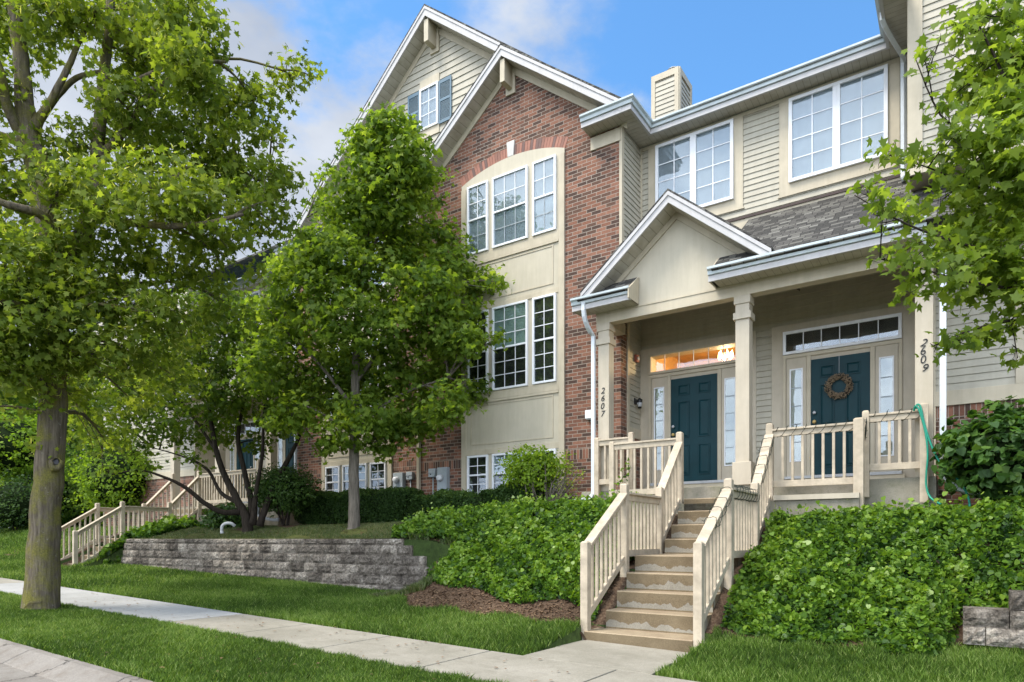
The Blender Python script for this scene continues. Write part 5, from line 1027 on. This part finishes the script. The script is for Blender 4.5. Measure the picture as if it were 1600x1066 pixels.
# --- branches of the tree standing outside the right edge
def right_tree():
    d = 5.6; P = lambda u, v, dd=0: D(u, v, d + dd); b = Vector((2.55, 6.1, zg(2.55, 6.1) - .05))
    trunk = [(b, .20), (b + Vector((0, 0, .2)), .16), (b + Vector((.03, 0, 1.5)), .14), (b + Vector((.0, .05, 2.6)), .125), (b + Vector((-.1, 0, 3.8)), .10), (b + Vector((-.05, .1, 5.2)), .06), (b + Vector((0, 0, 6.4)), .03)]
    j = lambda z: b + Vector((0, 0, z))
    limbs = [[(j(3.0), .06), (P(1680, 420), .03), (P(1600, 395), .018), (P(1520, 385), .012), (P(1420, 352), .008), (P(1335, 305), .004)], [(j(3.6), .06), (P(1690, 300), .03), (P(1600, 255), .018), (P(1530, 215), .012), (P(1470, 180), .008), (P(1430, 90), .004)],
             [(j(3.8), .06), (P(1680, 200), .03), (P(1590, 150), .016), (P(1550, 80), .01), (P(1520, 20), .006)], [(j(2.6), .05), (P(1690, 520), .026), (P(1600, 500), .014), (P(1520, 515), .009), (P(1460, 540), .004)],
             [(j(2.8), .05), (P(1680, 480), .024), (P(1600, 455), .014), (P(1510, 440), .01), (P(1440, 420), .006), (P(1375, 405), .003)], [(j(3.3), .05), (P(1680, 360), .024), (P(1600, 320), .014), (P(1520, 290), .01), (P(1450, 262), .006), (P(1380, 240), .003)]]
    sp = [(1560, 30, 55, 150), (1590, 90, 45, 140), (1500, 40, 25, 28), (1530, 110, 40, 80), (1500, 150, 30, 45), (1435, 95, 14, 14), (1470, 165, 22, 26), (1590, 190, 45, 130), (1545, 215, 35, 80), (1590, 270, 45, 140), (1530, 270, 40, 95), (1475, 250, 32, 60), (1425, 255, 24, 34), (1385, 238, 18, 22), (1500, 205, 24, 30), (1580, 340, 50, 150), (1520, 330, 40, 100), (1460, 315, 30, 42), (1410, 345, 28, 40), (1370, 325, 24, 32), (1338, 303, 12, 12), (1560, 395, 45, 130), (1490, 385, 38, 85), (1440, 390, 28, 44), (1400, 395, 20, 22), (1590, 440, 45, 130), (1530, 445, 38, 85), (1470, 440, 32, 60), (1420, 430, 26, 40), (1375, 405, 14, 16), (1395, 458, 15, 12), (1590, 500, 28, 45), (1540, 520, 24, 34), (1490, 535, 20, 24), (1450, 550, 10, 8), (1590, 560, 16, 12), (1560, 150, 35, 70), (1640, 300, 60, 180), (1640, 120, 60, 160), (1640, 460, 50, 120), (1460, 60, 14, 8)]
    t = tree('overhanging_maple', 'leafy maple branches reaching in from the right edge before the porch and upper siding', 'tree', trunk, limbs, px_blobs([(u + (10 if u < 1500 else 0), v, r, n * (1.35 if u < 1480 else 1.75), *k) for u, v, r, n, *k in sp], d, .45, depth=.9), 'maple', 'leaf_near', .082, 'bark_dark', nseg=14, flat=.40, clump=6, spread=.075, n_twig=7, hollow=.1, fine=.38)
right_tree()
# --- hedges, shrubs, bushes
def shrub(name, label, cat, c, r, n, kind, mat, size, stems=5, group=None, bark='bark_dark', box=False, clump=6, spread=.05, z0=None, hollow=.72, flat=.4, core=True):
    base = Vector((c[0], c[1], z0 if z0 is not None else zg(c[0], c[1]))); t = thing(name, label, cat, base, group); rr = random.Random(n)
    m = MB()
    for i in range(stems):
        a = rr.uniform(0, 6.28); e = Vector((c[0] + r[0] * .55 * math.cos(a), c[1] + r[1] * .55 * math.sin(a), c[2] + r[2] * rr.uniform(-.2, .5))); s = base + Vector((rr.uniform(-.1, .1), rr.uniform(-.1, .1), -.03)); mid = s.lerp(e, .5) + Vector((rr.uniform(-.08, .08), rr.uniform(-.08, .08), .05))
        m.tube(smooth([s, mid, e], 4), [.022] * 4 + [.016] * 4 + [.008], 5)
    m.build('stem', bark, t)
    if box:      # clipped block: leaves over a rounded box
        k = n; P = RNG.uniform(-1, 1, (k, 3)); ax = RNG.choice(3, k, p=[.15, .45, .40]); sg = np.where(RNG.uniform(0, 1, k) < .5, -1, 1); sg = np.where(ax == 2, 1, sg); sg = np.where((ax == 1) & (RNG.uniform(0, 1, k) < .7), -1, sg); P[np.arange(k), ax] = sg
        rnd = (np.abs(P) ** 4).sum(1) ** .25; P /= np.maximum(rnd, 1)[:, None]; ph = P * np.array(r); lump = .05 * np.sin(ph[:, 0] * 5.1 + 1) + .035 * np.sin(ph[:, 0] * 11 + ph[:, 2] * 7) + .03 * RNG.normal(size=k)
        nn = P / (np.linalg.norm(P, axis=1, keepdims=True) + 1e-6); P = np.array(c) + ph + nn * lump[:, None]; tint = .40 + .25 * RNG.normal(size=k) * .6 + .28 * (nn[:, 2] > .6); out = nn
    else:
        P, cc, out, tn = blob_points(c, r, n, clump, spread, hollow); tint = .45 + tn + RNG.uniform(-.25, .25, len(P))
    leaves('foliage', P, size, kind, mat, t, flat=flat, tint=tint, out=out)
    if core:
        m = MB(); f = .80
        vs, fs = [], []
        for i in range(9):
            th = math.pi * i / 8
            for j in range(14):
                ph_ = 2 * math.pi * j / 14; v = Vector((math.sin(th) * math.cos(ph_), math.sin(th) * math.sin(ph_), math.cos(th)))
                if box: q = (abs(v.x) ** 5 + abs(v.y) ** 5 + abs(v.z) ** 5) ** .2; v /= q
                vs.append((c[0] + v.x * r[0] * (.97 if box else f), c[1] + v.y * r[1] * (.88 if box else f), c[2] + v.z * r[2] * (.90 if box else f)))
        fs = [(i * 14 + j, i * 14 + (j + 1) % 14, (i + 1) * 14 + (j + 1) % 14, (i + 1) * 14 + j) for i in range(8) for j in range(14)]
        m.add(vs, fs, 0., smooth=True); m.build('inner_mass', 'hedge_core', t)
    return t
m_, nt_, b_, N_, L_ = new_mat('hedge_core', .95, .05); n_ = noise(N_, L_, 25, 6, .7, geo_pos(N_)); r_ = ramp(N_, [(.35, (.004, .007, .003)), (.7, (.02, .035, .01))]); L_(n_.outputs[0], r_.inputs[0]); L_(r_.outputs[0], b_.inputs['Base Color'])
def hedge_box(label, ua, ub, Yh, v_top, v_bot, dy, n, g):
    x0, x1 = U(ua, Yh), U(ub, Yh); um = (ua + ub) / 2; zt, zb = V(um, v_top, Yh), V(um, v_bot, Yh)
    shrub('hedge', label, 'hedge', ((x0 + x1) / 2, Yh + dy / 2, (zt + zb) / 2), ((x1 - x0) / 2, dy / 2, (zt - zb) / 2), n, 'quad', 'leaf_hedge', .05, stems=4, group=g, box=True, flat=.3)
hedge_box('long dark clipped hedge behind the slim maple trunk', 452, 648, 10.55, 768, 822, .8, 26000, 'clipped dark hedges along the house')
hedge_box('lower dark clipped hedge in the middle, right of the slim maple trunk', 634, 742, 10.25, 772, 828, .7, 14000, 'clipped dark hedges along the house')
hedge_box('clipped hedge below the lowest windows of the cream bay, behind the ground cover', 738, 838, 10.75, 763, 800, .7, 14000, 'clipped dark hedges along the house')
c = D(445, 772, 16.0); shrub('clipped_shrub', 'round clipped dark green shrub between the many-stemmed tree and the hedge', 'shrub', (c.x, c.y, c.z + .10), (.78, .6, .50), 12000, 'quad', 'leaf_round', .055, stems=7, clump=5, spread=.03, hollow=.9)
def bay_shrub():
    Yh = 10.95; x0, x1 = U(792, Yh), U(905, Yh); zt = V(840, 700, Yh)
    c = ((x0 * .62 + x1 * .38), Yh, zt - .42); t = shrub('spreading_shrub', 'light green shrub with bare twigs on its right, before the brick beside the bay', 'shrub', c, ((x1 - x0) * .38, .5, .42), 5500, 'oval', 'leaf_bright', .055, stems=12, clump=6, spread=.045, hollow=.3, core=False)
    m = MB(); rr = random.Random(4); b = Vector(((x0 + x1) / 2, Yh, zg((x0 + x1) / 2, Yh)))
    for i in range(60):
        a = rr.uniform(-.3, 1.0); e = b + Vector((a * (x1 - x0) * .52, rr.uniform(-.4, .4), rr.uniform(.45, 1.15) * (1 - .25 * abs(a)))); mid = b.lerp(e, .45) + Vector((rr.uniform(-.08, .08), rr.uniform(-.08, .08), -.06)); m.tube(smooth([b + Vector((rr.uniform(-.1, .1), 0, -.05)), mid, e], 3), [.014] * 3 + [.009] * 3 + [.003], 4)
    m.build('twigs', 'bark_grey', t); P = blob_points((x1 - .32, Yh, zt - .62), (.36, .35, .42), 500, 4, .05, .2)[0]; leaves('sparse_foliage', P, .04, 'oval', 'leaf_maple', t)
bay_shrub()
c = D(1592, 708, 8.5); shrub('broadleaf_bush', 'large round bush with broad dark leaves at the right edge before the brick base', 'bush', (c.x, c.y, c.z), (.80, .66, .55), 4200, 'heart', 'leaf_broad', .098, stems=6, clump=4, spread=.035, hollow=.86, flat=.5)
# far left: bright shrubs, dark yew with a bare trunk, trees closing the view
for (u, v, d, r, n, kind, mat, sz, nm, lab) in [
    (20, 700, 27, (2.2, 1.6, 1.3), 9000, 'oval', 'leaf_bright', .13, 'bright_bush', 'bright yellow-green bush beyond the big trunk at the left edge'),
    (185, 745, 24, (1.7, 1.2, 1.35), 8000, 'oval', 'leaf_bright', .11, 'bright_bush', 'bright green bush behind the far railing, right of the big trunk'),
    (25, 790, 24, (1.6, 1.2, .95), 8000, 'quad', 'leaf_hedge', .09, 'dark_yew', 'dark yew shrub under the bright bush left of the big trunk')]:
    c = D(u, v, d); c.z = max(c.z, zg(c.x, c.y) + r[2] * .8); shrub(nm, lab, 'bush', c, r, n, kind, mat, sz, stems=6, clump=7, spread=.1, z0=zg(c.x, c.y) - .05, hollow=.6)
c = D(330, 800, 17.0); shrub('low_shrub', 'low dark shrub under the many-stemmed tree', 'shrub', (c.x + .3, c.y + .3, zg(c.x, c.y) + .28), (.75, .5, .38), 3500, 'oval', 'leaf_round', .08, stems=5, clump=5, spread=.05)
def far_tree(u, v, d, R_, n, lab):
    c = D(u, v, d); b = Vector((c.x, c.y, zg(c.x, c.y) - .1)); bl = []
    for i in range(9): a = RNG.normal(size=3) * .55; bl.append(((c.x + a[0] * R_, c.y + a[1] * R_, c.z + a[2] * R_ * .9), (R_ * .5,) * 3, n // 9))
    tree('background_tree', lab, 'tree', [(b, .22), (b.lerp(c, .5), .16), (c, .1)], [], bl, 'oval', 'leaf_crab', .24, 'bark_grey', nseg=8, group='trees behind the house at far left', clump=9, spread=.3, n_twig=3)
for (u, v, d, rx, rz, lab) in [(135, 800, 34, 3.2, 1.9, 'low green shrub mass far behind, right of the big trunk'), (60, 790, 31, 2.6, 2.0, 'low green shrub mass far behind, hidden by the big trunk'), (215, 770, 30, 2.2, 1.6, 'green shrub far behind the top of the far railing')]:
    c = D(u, v, d); g_ = zg(c.x, c.y); shrub('background_shrub', lab, 'bush', (c.x, c.y, g_ + rz * .8), (rx, 1.5, rz), 9000, 'oval', 'leaf_crab', .17, stems=6, clump=7, spread=.12, z0=g_ - .05, hollow=.7, group='shrubs far behind at the left')
far_tree(-30, 560, 36, 4.6, 8000, 'background tree at the left edge, highest behind the big trunk'); far_tree(150, 690, 44, 5.2, 9000, 'broad background tree filling the gap above the far railing'); far_tree(60, 700, 40, 4.0, 8000, 'dark background tree directly behind the big trunk'); far_tree(100, 630, 42, 4.6, 7000, 'background tree seen just right of the big trunk, low behind the far house')
# --- ground cover on the banks
def ivy(name, label, n, sx, ok, mat='leaf_ivy', size=.047, hgt=.20):
    x = RNG.uniform(sx[0], sx[1], n); y = RNG.uniform(sx[2], sx[3], n); keep = np.array([ok(a, b) > 0 for a, b in zip(x, y)], dtype=bool); x, y = x[keep], y[keep]
    # mounded clumps
    lump = np.sin(x * 3.1 + 1.3 * np.sin(y * 2.3)) * np.sin(y * 3.7 + 1.1 * np.sin(x * 2.9)) * .5 + .5; lump2 = np.sin(x * 9.3 + y * 4) * np.sin(y * 8.1 - x * 3) * .5 + .5
    e = np.array([ok(a, b) for a, b in zip(x, y)], dtype=float); z0 = np.array([zg0(a, b) for a, b in zip(x, y)]); n3 = np.sin(x * 17 + 2.3 * y) * np.sin(y * 15.3 - 3.1 * x); shoot = (RNG.uniform(0, 1, len(x)) < .035) * RNG.uniform(.05, .16, len(x))
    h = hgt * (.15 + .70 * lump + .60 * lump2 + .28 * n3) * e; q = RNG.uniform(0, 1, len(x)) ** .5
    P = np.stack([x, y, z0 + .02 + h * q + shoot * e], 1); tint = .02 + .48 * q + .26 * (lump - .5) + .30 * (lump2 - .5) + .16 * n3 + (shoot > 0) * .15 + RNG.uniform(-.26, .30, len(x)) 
    o = leaves(name, P, size, 'heart', mat, None, flat=.42, tint=tint, vary=.62); tag(o, label, 'ground cover', kind='stuff'); return o
def okL(x, y):
    if x > -3.93: return 0
    f = 7.62 + .55 * sm(-5.6, -7.6, x) + .12 * math.sin(x * 4); f += .5 * sm(-4.6, -3.9, x) * 0
    b = 10.5 if x > -5.9 else 10.9
    if x < -7.25: f = 8.12 + .42 * sm(-7.3, -7.8, x) 
    return e01(y - f) if f < y < b and x > -8.65 - .2 * math.sin(y * 5) else 0
def e01(d): return max(.0, min(1, d / .3 + .25))
def okR(x, y):
    if x < -2.33: return 0
    f = 7.60 + .10 * math.sin(x * 5) + .06 * math.sin(x * 13) + 1.15 * sm(-.35, .0, x); b = 10.25 if x < -1.15 else (10.7 if x < -.3 else 11.3)
    return e01(y - f) if f < y < b else 0
def okF(x, y):
    return e01(y - 8.05) if -18.55 + .0 < x < -17.3 and 8.1 < y < 10.2 and (x < -18.2 or y > 8.75) else 0
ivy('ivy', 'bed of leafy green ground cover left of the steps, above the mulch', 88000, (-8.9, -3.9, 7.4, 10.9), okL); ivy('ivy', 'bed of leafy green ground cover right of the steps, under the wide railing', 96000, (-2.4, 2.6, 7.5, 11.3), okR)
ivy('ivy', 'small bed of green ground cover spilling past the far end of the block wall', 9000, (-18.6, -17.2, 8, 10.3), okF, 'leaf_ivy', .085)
# a few taller shoots by the left landing post
t = thing('climbing_sprig', 'thin leafy vine climbing the left landing railing post', 'plant', (-4.9, 10.3, .4)); m = MB(); pp = smooth([(-5.0, 10.42, .3), (-4.95, 10.42, .7), (-4.85, 10.44, 1.0), (-4.7, 10.45, 1.25)]); m.tube(pp, .006, 5); m.build('stem', 'bark_grey', t)
P = np.array([np.array(random.choice(pp)) + RNG.normal(size=3) * .045 for _ in range(70)]); leaves('foliage', P, .05, 'heart', 'leaf_ivy', t)
# --- grass: blades, denser where the photograph shows them large
def grass(name, label, n, sx, ok, h=.075, w=.0045, mat='grass', lean=.5, dens=None):
    x = RNG.uniform(sx[0], sx[1], n); y = RNG.uniform(sx[2], sx[3], n); keep = np.array([ok(a, b) for a, b in zip(x, y)], dtype=bool); x, y = x[keep], y[keep]; n = len(x)
    z = np.array([zg(a, b) for a, b in zip(x, y)]); a = RNG.uniform(0, 2 * np.pi, n); tuft = np.sin(x * 7 + 2 * np.sin(y * 5)) * np.sin(y * 9 + 2 * np.sin(x * 6)); pat = np.sin(x * 1.7 + 1.9 * np.sin(y * 1.3)) * np.sin(y * 2.1 + x * .6)
    H = h * (.65 + .6 * RNG.uniform(0, 1, n) + .22 * tuft); ln = H * lean * (.4 + RNG.uniform(0, 1.1, n)); la = RNG.uniform(0, 2 * np.pi, n) * .7 + tuft * 1.2
    dx, dy = np.cos(a) * w, np.sin(a) * w; lx, ly = np.cos(la) * ln, np.sin(la) * ln; B = np.stack([x, y, z - .004], 1)
    V_ = np.stack([B + np.stack([-dx, -dy, 0 * x], 1), B + np.stack([dx, dy, 0 * x], 1), B + np.stack([lx * .35 + dx * .7, ly * .35 + dy * .7, H * .6], 1), B + np.stack([lx * .35 - dx * .7, ly * .35 - dy * .7, H * .6], 1), B + np.stack([lx, ly, H], 1)], 1)
    i = np.arange(n) * 5; F = np.concatenate([np.stack([i, i + 1, i + 2], 1), np.stack([i, i + 2, i + 3], 1), np.stack([i + 3, i + 2, i + 4], 1)])
    tint = np.clip(.40 + .20 * pat + .1 * tuft + RNG.normal(size=n) * .27, 0, 1); tint[RNG.uniform(0, 1, n) < .03] = 1
    o = np_mesh(name, V_.reshape(-1, 3), F, mat, np.repeat(tint, 5), None, 3); tag(o, label, 'grass', kind='stuff')
bedge = lambda x: (7.15 + .5 * sm(-6.6, -7.6, x)) if x < SX0 else (7.62 + .9 * sm(-.4, -.05, x))
def okVerge(x, y): return 2.85 + .03 * math.sin(x * 9) + .04 * math.sin(x * 2.1) < y < YF - .0 + .015 * math.sin(x * 13)
def okLawn(x, y):
    if x < XWL - .3: return YB < y < 7.9 + .15 * math.sin(x * 3) and not (-20.1 < x < -18.5 and y > 7.4)
    if x <= XWR + .2: return YB - .01 < y < YW + .0
    if x < SX0 - .02: return YB - .01 < y < bedge(x) + .08 * math.sin(x * 6)
    if x < SX1 + .06: return False
    return YB - .01 < y < bedge(x) + .08 * math.sin(x * 7)
grass('grass', 'mown green grass of the verge between the kerb and the sidewalk', 250000, (-15, .5, 2.8, 4.68), okVerge, .07)
grass('grass', 'mown green grass between the sidewalk and the block wall and beds', 260000, (-13, 1.8, YB, 8.6), okLawn, .085)
grass('grass', 'far part of the mown lawn, by the big tree and the far steps', 90000, (-30, -13, YB, 8.8), okLawn, .09, .007)
grass('grass', 'far part of the verge beyond the big tree', 30000, (-27, -15, 3, 4.68), okVerge, .08, .008)
grass('grass', 'thin shaded grass on the terrace above the block wall', 42000, (-17.8, -8.0, 8.75, 10.0), lambda x, y: math.sin(x * 2.3 + y) * math.sin(y * 4 + x) > -.55, .055, .006, 'dry_grass')
grass('grass', 'pale weeds at the stepped end of the block wall', 22000, (-8.1, -6.9, 7.7, 9.3), lambda x, y: math.sin(x * 9) * math.sin(y * 7) > -.3, .11, .006, 'dry_grass')
grass('grass', 'pale grass beyond the far steps at the left edge', 30000, (-33, -20.2, 7.9, 10.1), lambda x, y: True, .08, .01, 'grass')
# mulch chips and fallen leaves
def litter(name, lab, n, sx, ok, sz, mat, kind='quad', dz=.012):
    x = RNG.uniform(sx[0], sx[1], n); y = RNG.uniform(sx[2], sx[3], n); keep = np.array([ok(a, b) for a, b in zip(x, y)], dtype=bool); x, y = x[keep], y[keep]
    z = np.array([zg(a, b) for a, b in zip(x, y)]) + dz; o = leaves(name, np.stack([x, y, z], 1), sz, kind, mat, None, flat=.9, vary=.6); tag(o, lab, 'litter', kind='stuff')
litter('mulch_chips', 'brown bark chips scattered over the mulch beside the steps', 9000, (-8, -3.9, 7.1, 9), lambda x, y: y > bedge(x) - .1, .035, 'chip', dz=.018); litter('mulch_chips', 'brown bark chips at the foot of the right ground cover', 5000, (-2.4, 2, 7.5, 9), lambda x, y: y > bedge(x) - .05, .035, 'chip', dz=.018)
litter('fallen_leaves', 'small pale fallen leaves on the sidewalk and verge', 420, (-15, -3, 3.1, 5.86), lambda x, y: True, .035, 'chip', 'oval', .045)
litter('fallen_leaves', 'small pale fallen leaves on the terrace', 900, (-17.5, -8, 8.8, 10.3), lambda x, y: True, .04, 'chip', 'oval', .02)
